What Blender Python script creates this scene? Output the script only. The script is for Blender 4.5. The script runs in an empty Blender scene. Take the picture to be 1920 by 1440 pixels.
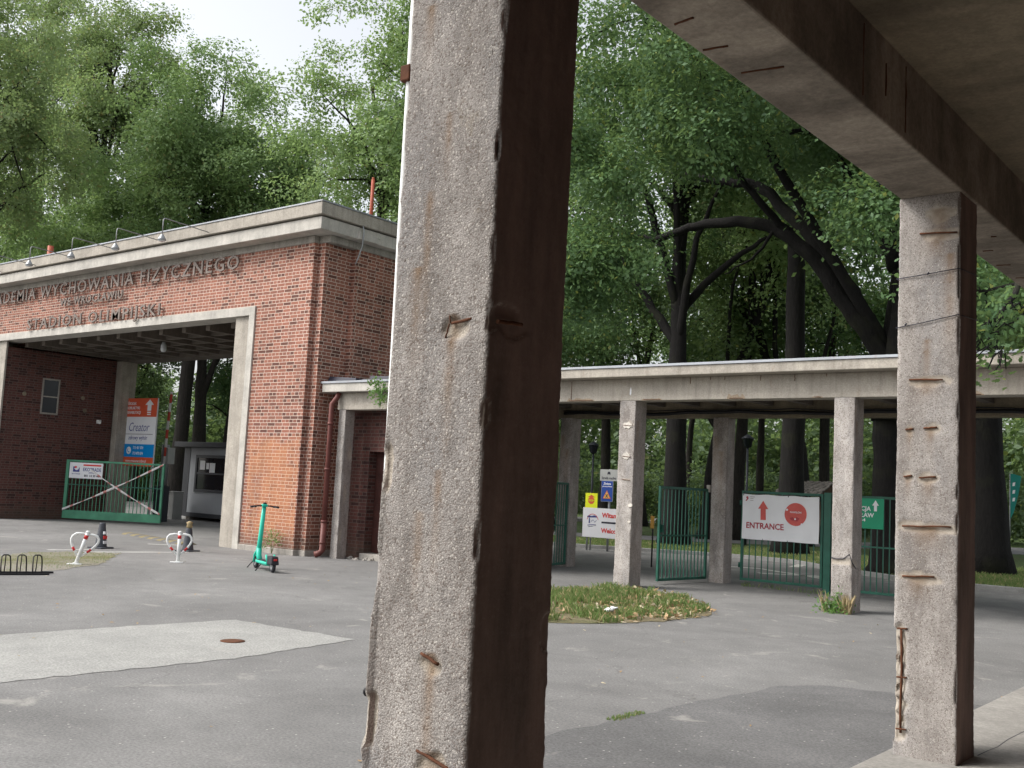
import bpy, math, random
import numpy as np
from mathutils import Vector, Matrix
S = bpy.context.scene
COL = S.collection
R = math.radians

# ------------------------------------------------------------------ camera, world, sun, exposure
cd = bpy.data.cameras.new('camera'); cam = bpy.data.objects.new('camera', cd); COL.objects.link(cam)
yaw, pitch, roll = -0.67915531, 0.09950509, 0.05038272
cd.sensor_fit = 'HORIZONTAL'; cd.sensor_width = 36.0; cd.lens = 1964.18 / 1920 * 36
cd.clip_start = 0.05; cd.clip_end = 2000
_f = Vector((math.sin(yaw)*math.cos(pitch), math.cos(yaw)*math.cos(pitch), math.sin(pitch)))
_r = Vector((math.cos(yaw), -math.sin(yaw), 0)); _u = _r.cross(_f)
_r2 = _r*math.cos(roll) + _u*math.sin(roll); _u2 = _r2.cross(_f)
cam.matrix_world = Matrix(((_r2.x, _u2.x, -_f.x, 0), (_r2.y, _u2.y, -_f.y, 0), (_r2.z, _u2.z, -_f.z, 1.70), (0, 0, 0, 1)))
S.camera = cam

SUN_DIR = Vector((-0.50, -0.50, 0.72)).normalized()
W = bpy.data.worlds.new('World'); S.world = W; W.use_nodes = True
wn = W.node_tree; bg = wn.nodes['Background']
sky = wn.nodes.new('ShaderNodeTexSky'); sky.sky_type = 'NISHITA'; sky.sun_disc = False
sky.sun_elevation = math.asin(SUN_DIR.z); sky.sun_rotation = math.atan2(SUN_DIR.x, SUN_DIR.y)
sky.air_density = 1.0; sky.dust_density = 4.0; sky.ozone_density = 1.0
hs = wn.nodes.new('ShaderNodeHueSaturation'); hs.inputs['Saturation'].default_value = 0.22
hs.inputs['Value'].default_value = 1.0
wn.links.new(sky.outputs[0], hs.inputs['Color']); wn.links.new(hs.outputs[0], bg.inputs['Color'])
bg.inputs['Strength'].default_value = 0.15
sd = bpy.data.lights.new('sun', 'SUN'); sd.energy = 1.2; sd.angle = R(22); sd.color = (1.0, 0.95, 0.88)
so = bpy.data.objects.new('sun', sd); COL.objects.link(so); so.location = (-20, -20, 40)
so.rotation_euler = (-SUN_DIR).to_track_quat('-Z', 'Y').to_euler()
S.view_settings.view_transform = 'Standard'; S.view_settings.look = 'None'
S.view_settings.gamma = 1.0; S.view_settings.exposure = 0.94
S.cycles.max_bounces = 10; S.cycles.diffuse_bounces = 5; S.cycles.glossy_bounces = 2
S.cycles.transmission_bounces = 6; S.cycles.transparent_max_bounces = 4

# ------------------------------------------------------------------ helpers: materials
def nd(nt, t, ins=None, **at):
    n = nt.nodes.new(t)
    for k, v in at.items(): setattr(n, k, v)
    for k, v in (ins or {}).items():
        s = n.inputs[k]
        if isinstance(v, bpy.types.NodeSocket): nt.links.new(v, s)
        else: s.default_value = v
    return n
def rgb(c): return (c[0], c[1], c[2], 1.0)
def base(name, rough=0.8):
    m = bpy.data.materials.new(name); m.use_nodes = True
    nt = m.node_tree; p = nt.nodes['Principled BSDF']; p.inputs['Roughness'].default_value = rough
    p.inputs['Specular IOR Level'].default_value = 0.3
    return m, nt, p
def mixc(nt, fac, a, b, blend='MIX'):
    n = nd(nt, 'ShaderNodeMix', data_type='RGBA', blend_type=blend)
    for i, v in ((0, fac), (6, a), (7, b)):
        if isinstance(v, bpy.types.NodeSocket): nt.links.new(v, n.inputs[i])
        else: n.inputs[i].default_value = rgb(v) if i else v
    return n.outputs[2]
def ramp(nt, fac, p0, p1, c0=(0, 0, 0), c1=(1, 1, 1)):
    n = nd(nt, 'ShaderNodeValToRGB', {'Fac': fac}); e = n.color_ramp.elements
    e[0].position, e[1].position = p0, p1; e[0].color, e[1].color = rgb(c0), rgb(c1)
    return n.outputs[0]
def coords(nt, scale=(1, 1, 1), kind='Object'):
    t = nd(nt, 'ShaderNodeTexCoord').outputs[kind]
    return nd(nt, 'ShaderNodeMapping', {'Vector': t, 'Scale': scale}).outputs[0]
def noise(nt, vec, sc, det=4, rough=.55, dist=0.0):
    return nd(nt, 'ShaderNodeTexNoise', {'Vector': vec, 'Scale': sc, 'Detail': det, 'Roughness': rough, 'Distortion': dist}).outputs[0]
def bump(nt, p, h, strength, dist):
    b = nd(nt, 'ShaderNodeBump', {'Height': h, 'Strength': strength, 'Distance': dist})
    nt.links.new(b.outputs[0], p.inputs['Normal'])
def math_(nt, op, a, b=0.0):
    n = nd(nt, 'ShaderNodeMath', operation=op)
    for i, v in ((0, a), (1, b)):
        if isinstance(v, bpy.types.NodeSocket): nt.links.new(v, n.inputs[i])
        else: n.inputs[i].default_value = v
    return n.outputs[0]

def paint(name, col, rough=.5, var=.25, metal=0.0, dirt=(.10, .08, .06), sc=3.0, dirtamt=.35):
    m, nt, p = base(name, rough); v = coords(nt)
    a = mixc(nt, ramp(nt, noise(nt, v, sc, 6), .3, .7), [c*(1-var) for c in col], [min(1, c*(1+var*.4)) for c in col])
    d = ramp(nt, noise(nt, v, sc*4, 8, .7), .55, .8)
    a = mixc(nt, math_(nt, 'MULTIPLY', d, dirtamt), a, dirt)
    nt.links.new(a, p.inputs['Base Color']); p.inputs['Metallic'].default_value = metal
    bump(nt, p, noise(nt, v, 60, 3), .15, .002)
    return m

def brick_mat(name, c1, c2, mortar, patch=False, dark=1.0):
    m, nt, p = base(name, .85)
    uv = nd(nt, 'ShaderNodeTexCoord').outputs['UV']
    wob = nd(nt, 'ShaderNodeTexNoise', {'Vector': uv, 'Scale': 9.0, 'Detail': 2}).outputs[1]
    uvw = nd(nt, 'ShaderNodeVectorMath', {0: uv, 1: nd(nt, 'ShaderNodeVectorMath', {0: wob, 'Scale': .006}, operation='SCALE').outputs[0]}, operation='ADD').outputs[0]
    def bk(a, b, mo, bias):
        return nd(nt, 'ShaderNodeTexBrick', {'Vector': uvw, 'Color1': rgb(a), 'Color2': rgb(b), 'Mortar': rgb(mo), 'Scale': 1.0,
            'Mortar Size': .0072, 'Mortar Smooth': .25, 'Bias': bias, 'Brick Width': .262, 'Row Height': .077},
            offset=.25, offset_frequency=2, squash=.5, squash_frequency=2)
    b1 = bk(c1, c2, mortar, -.15)
    b2 = bk((0, 0, 0), (1, 1, 1), (0, 0, 0), 0.0)
    v = coords(nt)
    col = b1.outputs[0]
    darkm = ramp(nt, b2.outputs[0], .80, .86)
    col = mixc(nt, math_(nt, 'MULTIPLY', darkm, .75), col, [c*.55 for c in c2])
    big = ramp(nt, noise(nt, v, .55, 5, .6), .3, .72, (.74, .71, .68), (1.12, 1.12, 1.12))
    col = mixc(nt, .8, col, big, 'MULTIPLY')
    fine = ramp(nt, noise(nt, v, 45, 4), .3, .7, (.8, .8, .8), (1.12, 1.12, 1.12))
    col = mixc(nt, .8, col, fine, 'MULTIPLY')
    sep = nd(nt, 'ShaderNodeSeparateXYZ', {0: nd(nt, 'ShaderNodeTexCoord').outputs['Object']})
    if patch:                                   # overpainted, cleaned orange area low on the front pier
        edge = math_(nt, 'ADD', sep.outputs[2], math_(nt, 'MULTIPLY', noise(nt, v, 1.6, 3), .35))
        edge4 = math_(nt, 'MULTIPLY', edge, .25)
        pm = math_(nt, 'MULTIPLY', ramp(nt, edge, .40, .62), ramp(nt, edge4, .655, .71, (1, 1, 1), (0, 0, 0)))
        for sgn, x in ((1, -19.98), (-1, -18.22)):
            pm = math_(nt, 'MULTIPLY', pm, math_(nt, 'GREATER_THAN', math_(nt, 'MULTIPLY', sep.outputs[0], sgn), x*sgn))
        pm = math_(nt, 'MULTIPLY', pm, math_(nt, 'LESS_THAN', sep.outputs[1], 15.25))
        pm = math_(nt, 'MULTIPLY', pm, ramp(nt, noise(nt, v, 2.6, 5), .30, .55))
        ob = mixc(nt, b1.outputs[1], (.40, .17, .085), (.50, .33, .22))
        ob = mixc(nt, math_(nt, 'MULTIPLY', ramp(nt, b2.outputs[0], .3, .8), .35), ob, (.30, .12, .065))
        col = mixc(nt, math_(nt, 'MULTIPLY', pm, .85), col, ob)
    soot = math_(nt, 'MULTIPLY', ramp(nt, noise(nt, coords(nt, (1, 1, .35)), 1.1, 6, .65), .52, .78), .40)
    col = mixc(nt, soot, col, (.07, .05, .045))
    low_dark = math_(nt, 'MULTIPLY', ramp(nt, math_(nt, 'ADD', sep.outputs[2], math_(nt, 'MULTIPLY', noise(nt, v, 3, 4), .4)), .35, .75, (1, 1, 1), (0, 0, 0)), .5)
    col = mixc(nt, low_dark, col, (.10, .08, .06))  # brick gets darker towards the bottom, with an uneven edge
    nt.links.new(col, p.inputs['Base Color'])
    h = math_(nt, 'SUBTRACT', math_(nt, 'MULTIPLY', noise(nt, v, 60, 4), .35), b1.outputs[1])
    bump(nt, p, h, .7, .006)
    return m

def concrete_mat(name, col, streak=.5, grain=1.0, rusty=.0, form=0.0, bands=0.0):
    m, nt, p = base(name, .9); v = coords(nt)
    a = mixc(nt, ramp(nt, noise(nt, v, 2.2, 8, .65), .3, .72), [c*.72 for c in col], [c*1.14 for c in col])
    st = ramp(nt, noise(nt, coords(nt, (7, 7, .5)), 1.6, 6, .6), .48, .74)
    a = mixc(nt, math_(nt, 'MULTIPLY', st, streak), a, [c*.40 for c in col])
    sp = ramp(nt, noise(nt, v, 38, 6, .7), .36, .66, (.78, .78, .78), (1.15, 1.15, 1.15))
    a = mixc(nt, .9*grain, a, sp, 'MULTIPLY')
    if rusty:
        rm = ramp(nt, noise(nt, coords(nt, (3, 3, 1.2)), 2.3, 6, .7), .60, .74)
        a = mixc(nt, math_(nt, 'MULTIPLY', rm, rusty), a, (.20, .09, .04))
    if bands:                                   # soot and damp patches lying across the run of the beam
        bn = ramp(nt, noise(nt, coords(nt, (.8, 1.35, .8)), 1.05, 8, .62, .3), .40, .62, (.45, .43, .41), (1.16, 1.14, 1.1))
        a = mixc(nt, bands, a, bn, 'MULTIPLY')
    if form:                                    # board marks left by the shuttering
        sx = nd(nt, 'ShaderNodeSeparateXYZ', {0: v})
        wv = nd(nt, 'ShaderNodeTexNoise', {'Vector': coords(nt, (16, .5, .5)), 'Scale': 1.0, 'Detail': 3}).outputs[0]
        a = mixc(nt, form, a, ramp(nt, wv, .35, .65, (.6, .6, .6), (1.1, 1.1, 1.1)), 'MULTIPLY')
    nt.links.new(a, p.inputs['Base Color'])
    bump(nt, p, math_(nt, 'ADD', noise(nt, v, 70, 6, .7), math_(nt, 'MULTIPLY', noise(nt, v, 9, 4), 1.2)), .5*grain, .006)
    return m

def aggregate_mat(name, k=1.0, psc=175.0, bstr=.48, sidek=.9):
    """weathered exposed-aggregate concrete; attributes: spall (broken skin), rust (stain)"""
    m, nt, p = base(name, .92); v = coords(nt)
    vo = nd(nt, 'ShaderNodeTexVoronoi', {'Vector': v, 'Scale': psc, 'Randomness': 1.0})
    vo2 = nd(nt, 'ShaderNodeTexVoronoi', {'Vector': v, 'Scale': psc*2})
    a = mixc(nt, ramp(nt, noise(nt, coords(nt, (1, 1, .4)), 4.2, 9, .72), .36, .64), (.180*k, .163*k, .151*k), (.385*k, .360*k, .338*k))
    grey = ramp(nt, noise(nt, coords(nt, (1, 1, .3)), 5.0, 5), .50, .72)
    a = mixc(nt, math_(nt, 'MULTIPLY', grey, .55), a, (.215*k, .212*k, .215*k))
    hv = nd(nt, 'ShaderNodeSeparateColor', {0: vo.outputs['Color']})
    a = mixc(nt, math_(nt, 'MULTIPLY', ramp(nt, hv.outputs[0], .91, .94), .62), a, (.50, .47, .43))
    a = mixc(nt, math_(nt, 'MULTIPLY', ramp(nt, hv.outputs[1], .84, .88), .6), a, (.12, .09, .075))
    gap = ramp(nt, vo.outputs['Distance'], .45, .75)
    a = mixc(nt, math_(nt, 'MULTIPLY', gap, .32), a, (.10*k, .085*k, .072*k))
    pit = ramp(nt, noise(nt, v, 26, 3, .5), .74, .78)
    a = mixc(nt, math_(nt, 'MULTIPLY', pit, .8), a, (.045, .035, .03))
    lich = ramp(nt, noise(nt, coords(nt, (1, 1, .6)), 6.5, 7, .7), .63, .74)
    a = mixc(nt, math_(nt, 'MULTIPLY', lich, .6), a, (.19, .145, .07))
    s = nd(nt, 'ShaderNodeAttribute', attribute_name='spall').outputs['Fac']
    r = nd(nt, 'ShaderNodeAttribute', attribute_name='rust').outputs['Fac']
    a = mixc(nt, math_(nt, 'MULTIPLY', s, .75), a, mixc(nt, ramp(nt, noise(nt, v, 30, 5), .3, .7), (.50, .45, .38), (.33, .28, .22)))
    a = mixc(nt, math_(nt, 'MULTIPLY', r, .7), a, (.18, .105, .05))
    # faces towards the walkway: smooth and streaked, their shade painted in as dark brown
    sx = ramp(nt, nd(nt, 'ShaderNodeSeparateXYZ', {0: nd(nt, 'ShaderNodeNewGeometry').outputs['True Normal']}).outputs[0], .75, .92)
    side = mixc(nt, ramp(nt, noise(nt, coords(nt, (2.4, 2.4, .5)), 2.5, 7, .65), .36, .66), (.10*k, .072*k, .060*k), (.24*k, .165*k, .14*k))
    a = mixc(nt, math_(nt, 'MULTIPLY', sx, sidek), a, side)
    nt.links.new(a, p.inputs['Base Color'])
    peb = math_(nt, 'MULTIPLY', math_(nt, 'SUBTRACT', 1.0, vo.outputs['Distance']), .9)
    peb = math_(nt, 'ADD', peb, math_(nt, 'MULTIPLY', vo2.outputs['Distance'], -.35))
    h = math_(nt, 'ADD', math_(nt, 'ADD', peb, math_(nt, 'MULTIPLY', noise(nt, v, 30, 6, .7), 1.1)), math_(nt, 'MULTIPLY', pit, -1.6))
    sf = ramp(nt, nd(nt, 'ShaderNodeSeparateXYZ', {0: nd(nt, 'ShaderNodeNewGeometry').outputs['Normal']}).outputs[0], .6, .9, (1, 1, 1), (.12, .12, .12))
    b = nd(nt, 'ShaderNodeBump', {'Height': h, 'Strength': math_(nt, 'MULTIPLY', sf, bstr), 'Distance': .006}); nt.links.new(b.outputs[0], p.inputs['Normal'])
    return m

def asphalt_mat(name, col, blotch=.35, crack=.0):
    m, nt, p = base(name, .88); v = coords(nt)
    a = mixc(nt, ramp(nt, noise(nt, v, .35, 8, .6, .6), .32, .68), [c*(1-blotch*.6) for c in col], [c*(1+blotch*.35) for c in col])
    a = mixc(nt, .7, a, ramp(nt, noise(nt, coords(nt, (1, 1, 1)), 2.1, 8, .7), .3, .7, (.80, .80, .80), (1.14, 1.13, 1.12)), 'MULTIPLY')
    a = mixc(nt, .9, a, ramp(nt, noise(nt, v, 48, 4, .75), .34, .66, (.64, .64, .64), (1.3, 1.3, 1.3)), 'MULTIPLY')
    vo = nd(nt, 'ShaderNodeTexVoronoi', {'Vector': v, 'Scale': 26.0}); hv = nd(nt, 'ShaderNodeSeparateColor', {0: vo.outputs['Color']})
    dot = math_(nt, 'MULTIPLY', ramp(nt, hv.outputs[0], .93, .95), ramp(nt, vo.outputs['Distance'], .16, .26, (1, 1, 1), (0, 0, 0)))
    a = mixc(nt, math_(nt, 'MULTIPLY', dot, .75), a, (.46, .45, .42))
    dust = ramp(nt, noise(nt, coords(nt, (1, 1, 1)), 1.15, 6, .62, 1.2), .615, .72)
    a = mixc(nt, math_(nt, 'MULTIPLY', dust, .55), a, (.40, .385, .35))
    dk = ramp(nt, noise(nt, v, 1.7, 7, .72, .4), .66, .78)
    a = mixc(nt, math_(nt, 'MULTIPLY', dk, .35), a, [c*.5 for c in col])
    cr = nd(nt, 'ShaderNodeTexVoronoi', {'Vector': nd(nt, 'ShaderNodeVectorMath', {0: v, 1: nd(nt, 'ShaderNodeTexNoise', {'Vector': v, 'Scale': 1.3, 'Detail': 5}).outputs[1]}, operation='ADD').outputs[0], 'Scale': .28}, feature='DISTANCE_TO_EDGE')
    cm = math_(nt, 'MULTIPLY', ramp(nt, cr.outputs['Distance'], .0016, .004, (1, 1, 1), (0, 0, 0)), crack)
    a = mixc(nt, cm, a, (.045, .042, .04))
    nt.links.new(a, p.inputs['Base Color'])
    bump(nt, p, math_(nt, 'ADD', noise(nt, v, 90, 4, .7), noise(nt, v, 14, 4)), .5, .006)
    return m

def leaf_mat(name, dark, light, yellow=(.19, .20, .035), yamt=.05, trans=.44):
    m = bpy.data.materials.new(name); m.use_nodes = True; nt = m.node_tree
    out = nt.nodes['Material Output']; nt.nodes.remove(nt.nodes['Principled BSDF'])
    g = nd(nt, 'ShaderNodeNewGeometry'); rnd = g.outputs['Random Per Island']
    v = coords(nt)
    f = math_(nt, 'ADD', math_(nt, 'MULTIPLY', rnd, .16), math_(nt, 'ADD', math_(nt, 'MULTIPLY', noise(nt, v, .5, 3), .5), math_(nt, 'MULTIPLY', noise(nt, v, 2.6, 2), .5)))
    c = mixc(nt, ramp(nt, f, .38, .78), dark, light)
    ym = math_(nt, 'GREATER_THAN', math_(nt, 'FRACT', math_(nt, 'MULTIPLY', rnd, 37.7)), 1-yamt)
    c = mixc(nt, ym, c, yellow)
    c = nd(nt, 'ShaderNodeHueSaturation', {'Color': c, 'Saturation': .97}).outputs[0]
    d = nd(nt, 'ShaderNodeBsdfDiffuse', {'Color': c}); t = nd(nt, 'ShaderNodeBsdfTranslucent', {'Color': mixc(nt, .5, c, (.34, .48, .16))})
    gl = nd(nt, 'ShaderNodeBsdfGlossy', {'Color': (.8, .9, .85, 1), 'Roughness': .6})
    mx = nd(nt, 'ShaderNodeMixShader', {0: trans, 1: d.outputs[0], 2: t.outputs[0]})
    mx2 = nd(nt, 'ShaderNodeMixShader', {0: .035, 1: mx.outputs[0], 2: gl.outputs[0]})
    nt.links.new(mx2.outputs[0], out.inputs['Surface'])
    return m

def bark_mat(name, col):
    m, nt, p = base(name, .95); v = coords(nt, (9, 9, 1.6))
    n = noise(nt, v, 2.0, 7, .7, .6)
    a = mixc(nt, ramp(nt, n, .35, .65), [c*.45 for c in col], [c*1.25 for c in col])
    gm = ramp(nt, noise(nt, coords(nt), .9, 5), .55, .75)
    a = mixc(nt, math_(nt, 'MULTIPLY', gm, .35), a, (.055, .06, .025))
    nt.links.new(a, p.inputs['Base Color']); bump(nt, p, n, 1.0, .04)
    return m

def ground_mat(name, g1, g2, soil, amt):
    m, nt, p = base(name, .95); v = coords(nt)
    a = mixc(nt, ramp(nt, noise(nt, v, 1.4, 8, .7), .3, .7), g1, g2)
    a = mixc(nt, ramp(nt, noise(nt, v, .5, 7, .65), .62-amt*.25, .78-amt*.2), a, soil)
    a = mixc(nt, .8, a, ramp(nt, noise(nt, v, 30, 5, .75), .3, .7, (.55, .55, .55), (1.35, 1.35, 1.35)), 'MULTIPLY')
    nt.links.new(a, p.inputs['Base Color']); bump(nt, p, noise(nt, v, 25, 6, .8), .8, .04)
    return m

M = {}
M['brick'] = brick_mat('red_brick', (.325, .132, .090), (.185, .080, .060), (.61, .50, .425), patch=True)
M['brick_dark'] = brick_mat('dark_brick', (.13, .050, .042), (.085, .040, .036), (.15, .12, .105))  # same brick pattern in darker tones, for walls under the roofs
M['agg'] = aggregate_mat('exposed_aggregate_concrete')
M['agg_right'] = aggregate_mat('grey_aggregate_concrete', 1.14, 175.0, .28)
M['agg_far'] = aggregate_mat('weathered_concrete', 1.25, 90.0, .4, .25)
M['conc'] = concrete_mat('beige_concrete', (.40, .365, .315), .45, 1.0, .25)
M['conc_grey'] = concrete_mat('grey_concrete', (.36, .335, .30), .6, 1.0)
M['conc_pale'] = concrete_mat('pale_painted_concrete', (.50, .475, .43), .3, .6)
M['conc_soot'] = concrete_mat('stained_ceiling_concrete', (.28, .240, .175), .3, .8, .2, .15, .6)
M['beam'] = concrete_mat('stained_beam_concrete', (.36, .320, .272), .3, 1.0, .2, .0, .9)
M['ceil_dark'] = concrete_mat('dark_ceiling_concrete', (.15, .128, .108), .4, .6)  # darker concrete for ceilings, ribs, joists and the passage's rear beam
M['zinc'] = paint('zinc_flashing', (.36, .38, .41), .6, .2, .35, (.25, .10, .04), 1.5, .5)
M['asphalt'] = asphalt_mat('worn_asphalt', (.192, .190, .186), .42, .3)
M['asphalt_dark'] = asphalt_mat('darker_asphalt', (.146, .145, .145), .55)
M['asphalt_road'] = asphalt_mat('park_asphalt', (.15, .148, .15), .3)
M['pale'] = asphalt_mat('pale_screed', (.315, .315, .300), .2)
M['patch'] = concrete_mat('pale_repair_mortar', (.62, .58, .52), .15, 1.0)
M['spall'] = concrete_mat('broken_concrete', (.34, .27, .20), .5, 1.2, .6)
M['plat'] = concrete_mat('walkway_concrete', (.33, .315, .29), .1, 1.0)
M['green'] = paint('green_gate_paint', (.018, .105, .072), .45, .3, 0, (.05, .03, .02), 4, .3)
M['green_pale'] = paint('faded_green_paint', (.075, .27, .165), .5, .3, 0, (.06, .05, .03), 3, .35)
M['white'] = paint('white_paint', (.78, .79, .78), .4, .08, 0, (.3, .28, .25), 6, .3)
M['red'] = paint('red_paint', (.55, .035, .035), .4, .15, 0, (.2, .05, .04), 8, .3)
M['redpipe'] = paint('red_oxide_paint', (.36, .085, .045), .55, .2, 0, (.12, .06, .04), 5, .4)
M['drain'] = paint('brown_red_drainpipe', (.145, .048, .040), .5, .25, 0, (.06, .04, .03), 5, .4)
M['rust'] = paint('rusty_steel', (.115, .045, .022), .9, .45, 0, (.04, .02, .012), 30, .5)
M['black'] = paint('black_steel', (.018, .018, .02), .5, .3, 0, (.06, .04, .03), 8, .4)
M['rubber'] = paint('dark_rubber', (.03, .03, .036), .75, .25, 0, (.10, .09, .08), 8, .3)
M['cone'] = paint('dark_grey_plastic', (.055, .06, .072), .65, .25, 0, (.16, .14, .12), 6, .35)
M['teal'] = paint('teal_paint', (.03, .50, .36), .3, .08, 0, (.05, .2, .15), 6, .15)
M['galv'] = paint('galvanised_steel', (.34, .35, .36), .45, .2, .5, (.12, .08, .05), 6, .4)
M['letters'] = paint('weathered_grey_metal', (.20, .165, .145), .6, .3, .2, (.08, .06, .05), 5, .4)
M['banner'] = paint('white_banner_cloth', (.72, .73, .75), .6, .06, 0, (.45, .44, .42), 3, .2)
M['banner_red'] = paint('banner_red_print', (.55, .10, .085), .6, .15, 0, (.5, .2, .2), 5, .3)
M['banner_dark'] = paint('banner_crimson_print', (.36, .045, .06), .6, .1, 0, (.3, .1, .1), 5, .2)
M['sign_white'] = paint('sign_white', (.74, .75, .78), .4, .05, 0, (.5, .5, .5), 5, .2)
M['sign_grey'] = paint('sign_grey', (.38, .39, .38), .45, .08, 0, (.2, .2, .18), 5, .2)
M['sign_red'] = paint('sign_red', (.62, .05, .045), .4, .06, 0, (.4, .1, .1), 6, .15)
M['sign_orange'] = paint('sign_orange', (.60, .10, .045), .4, .08, 0, (.4, .1, .05), 5, .15)
M['sign_blue'] = paint('sign_blue', (.0, .24, .62), .4, .06, 0, (.05, .15, .3), 5, .15)
M['sign_navy'] = paint('sign_navy', (.02, .065, .30), .4, .08, 0, (.05, .05, .2), 5, .2)
M['sign_green'] = paint('sign_green', (.0, .27, .135), .4, .06, 0, (.02, .12, .06), 5, .15)
M['sign_yellow'] = paint('sign_yellow', (.72, .78, .02), .4, .04, 0, (.4, .4, .05), 5, .15)
M['amber'] = paint('sign_amber', (.70, .40, .10), .45, .06, 0, (.4, .25, .1), 5, .2)
M['ink'] = paint('dark_ink', (.025, .025, .04), .5, .1, 0, (.05, .05, .06), 5, .2)
M['ink_blue'] = paint('blue_ink', (.05, .06, .24), .5, .1, 0, (.1, .1, .2), 5, .2)
M['cabin'] = paint('grey_cabin_panel', (.33, .35, .375), .5, .12, 0, (.12, .11, .1), 1.5, .3)
M['anthracite'] = paint('anthracite_metal', (.028, .032, .04), .45, .2, 0, (.05, .05, .05), 4, .3)
M['door'] = paint('dark_red_wood', (.055, .018, .014), .6, .35, 0, (.02, .012, .01), 6, .4)
M['moss'] = ground_mat('moss_and_dirt', (.13, .135, .055), (.20, .19, .095), (.27, .25, .21), .9)
M['lawn'] = ground_mat('park_lawn', (.035, .065, .015), (.065, .10, .025), (.085, .065, .035), .4)
M['verge'] = ground_mat('dirt_verge', (.10, .12, .045), (.20, .16, .095), (.26, .21, .14), .8)
M['kerb'] = concrete_mat('kerb_concrete', (.30, .30, .295), .2, .8)
M['linewhite'] = asphalt_mat('worn_road_paint', (.50, .50, .47), .35)
M['lineyellow'] = asphalt_mat('worn_yellow_paint', (.24, .20, .11), .3)
M['bark'] = bark_mat('oak_bark', (.0105, .0095, .009))
M['bark_far'] = bark_mat('park_bark', (.024, .021, .018))
M['leaf_oak'] = leaf_mat('oak_leaves', (.022, .066, .022), (.112, .205, .060), (.28, .30, .06), yamt=.02, trans=.36)
M['leaf_mid'] = leaf_mat('mid_green_leaves', (.120, .205, .072), (.260, .370, .135), (.26, .27, .09), yamt=.03)
M['leaf_olive'] = leaf_mat('olive_leaves', (.130, .185, .075), (.260, .335, .135), (.24, .20, .07), .07)
M['leaf_light'] = leaf_mat('light_green_leaves', (.140, .235, .075), (.300, .410, .150), yamt=.05, trans=.45)
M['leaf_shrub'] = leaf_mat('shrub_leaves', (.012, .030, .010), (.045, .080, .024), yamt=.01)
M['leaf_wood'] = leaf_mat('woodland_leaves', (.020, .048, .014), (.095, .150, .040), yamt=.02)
M['grass'] = leaf_mat('grass_blades', (.095, .165, .035), (.220, .300, .095), (.42, .34, .18), .20, .3)
M['weed'] = leaf_mat('weed_leaves', (.055, .145, .020), (.13, .26, .05), yamt=.03, trans=.35)
M['dryleaf'] = leaf_mat('dry_leaves', (.22, .13, .06), (.46, .31, .17), (.50, .42, .30), .2, .15)
M['straw'] = leaf_mat('dry_straw', (.33, .24, .12), (.48, .38, .22), yamt=.0, trans=.2)
M['shingle'] = paint('weathered_shingles', (.13, .12, .11), .85, .45, 0, (.04, .035, .03), 9, .5)
M['timber'] = paint('brown_timber', (.07, .042, .026), .8, .35, 0, (.03, .02, .015), 9, .4)
M['flag'] = paint('teal_flag_cloth', (.01, .20, .17), .6, .1, 0, (.02, .1, .09), 5, .2)
M['carpaint'] = paint('dark_blue_car_paint', (.02, .025, .05), .25, .1, .1, (.03, .03, .04), 5, .1)
def glass(name, col):
    m, nt, p = base(name, .08); p.inputs['Base Color'].default_value = rgb(col); p.inputs['Specular IOR Level'].default_value = .3
    a = mixc(nt, ramp(nt, noise(nt, coords(nt), 2, 4), .3, .7), [c*.8 for c in col], [c*1.2 for c in col]); nt.links.new(a, p.inputs['Base Color'])
    return m
M['glass'] = glass('dark_glass', (.012, .015, .02)); M['lampglass'] = glass('lamp_glass', (.55, .58, .60))
def band_mat(name, a, b, axis, period, duty=.5):
    m, nt, p = base(name, .5)
    s = nd(nt, 'ShaderNodeSeparateXYZ', {0: nd(nt, 'ShaderNodeTexCoord').outputs['UV']}).outputs[axis]
    k = math_(nt, 'LESS_THAN', math_(nt, 'FRACT', math_(nt, 'DIVIDE', s, period)), duty)
    c = mixc(nt, k, a, b); c = mixc(nt, .5, c, ramp(nt, noise(nt, coords(nt), 20, 4), .3, .7, (.7, .7, .7), (1.1, 1.1, 1.1)), 'MULTIPLY')
    nt.links.new(c, p.inputs['Base Color']); return m
M['tape'] = band_mat('red_white_tape', (.55, .22, .20), (.72, .71, .70), 0, .40, .70)
M['barrier'] = band_mat('red_white_barrier_paint', (.72, .70, .70), (.55, .07, .05), 0, .6)

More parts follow.
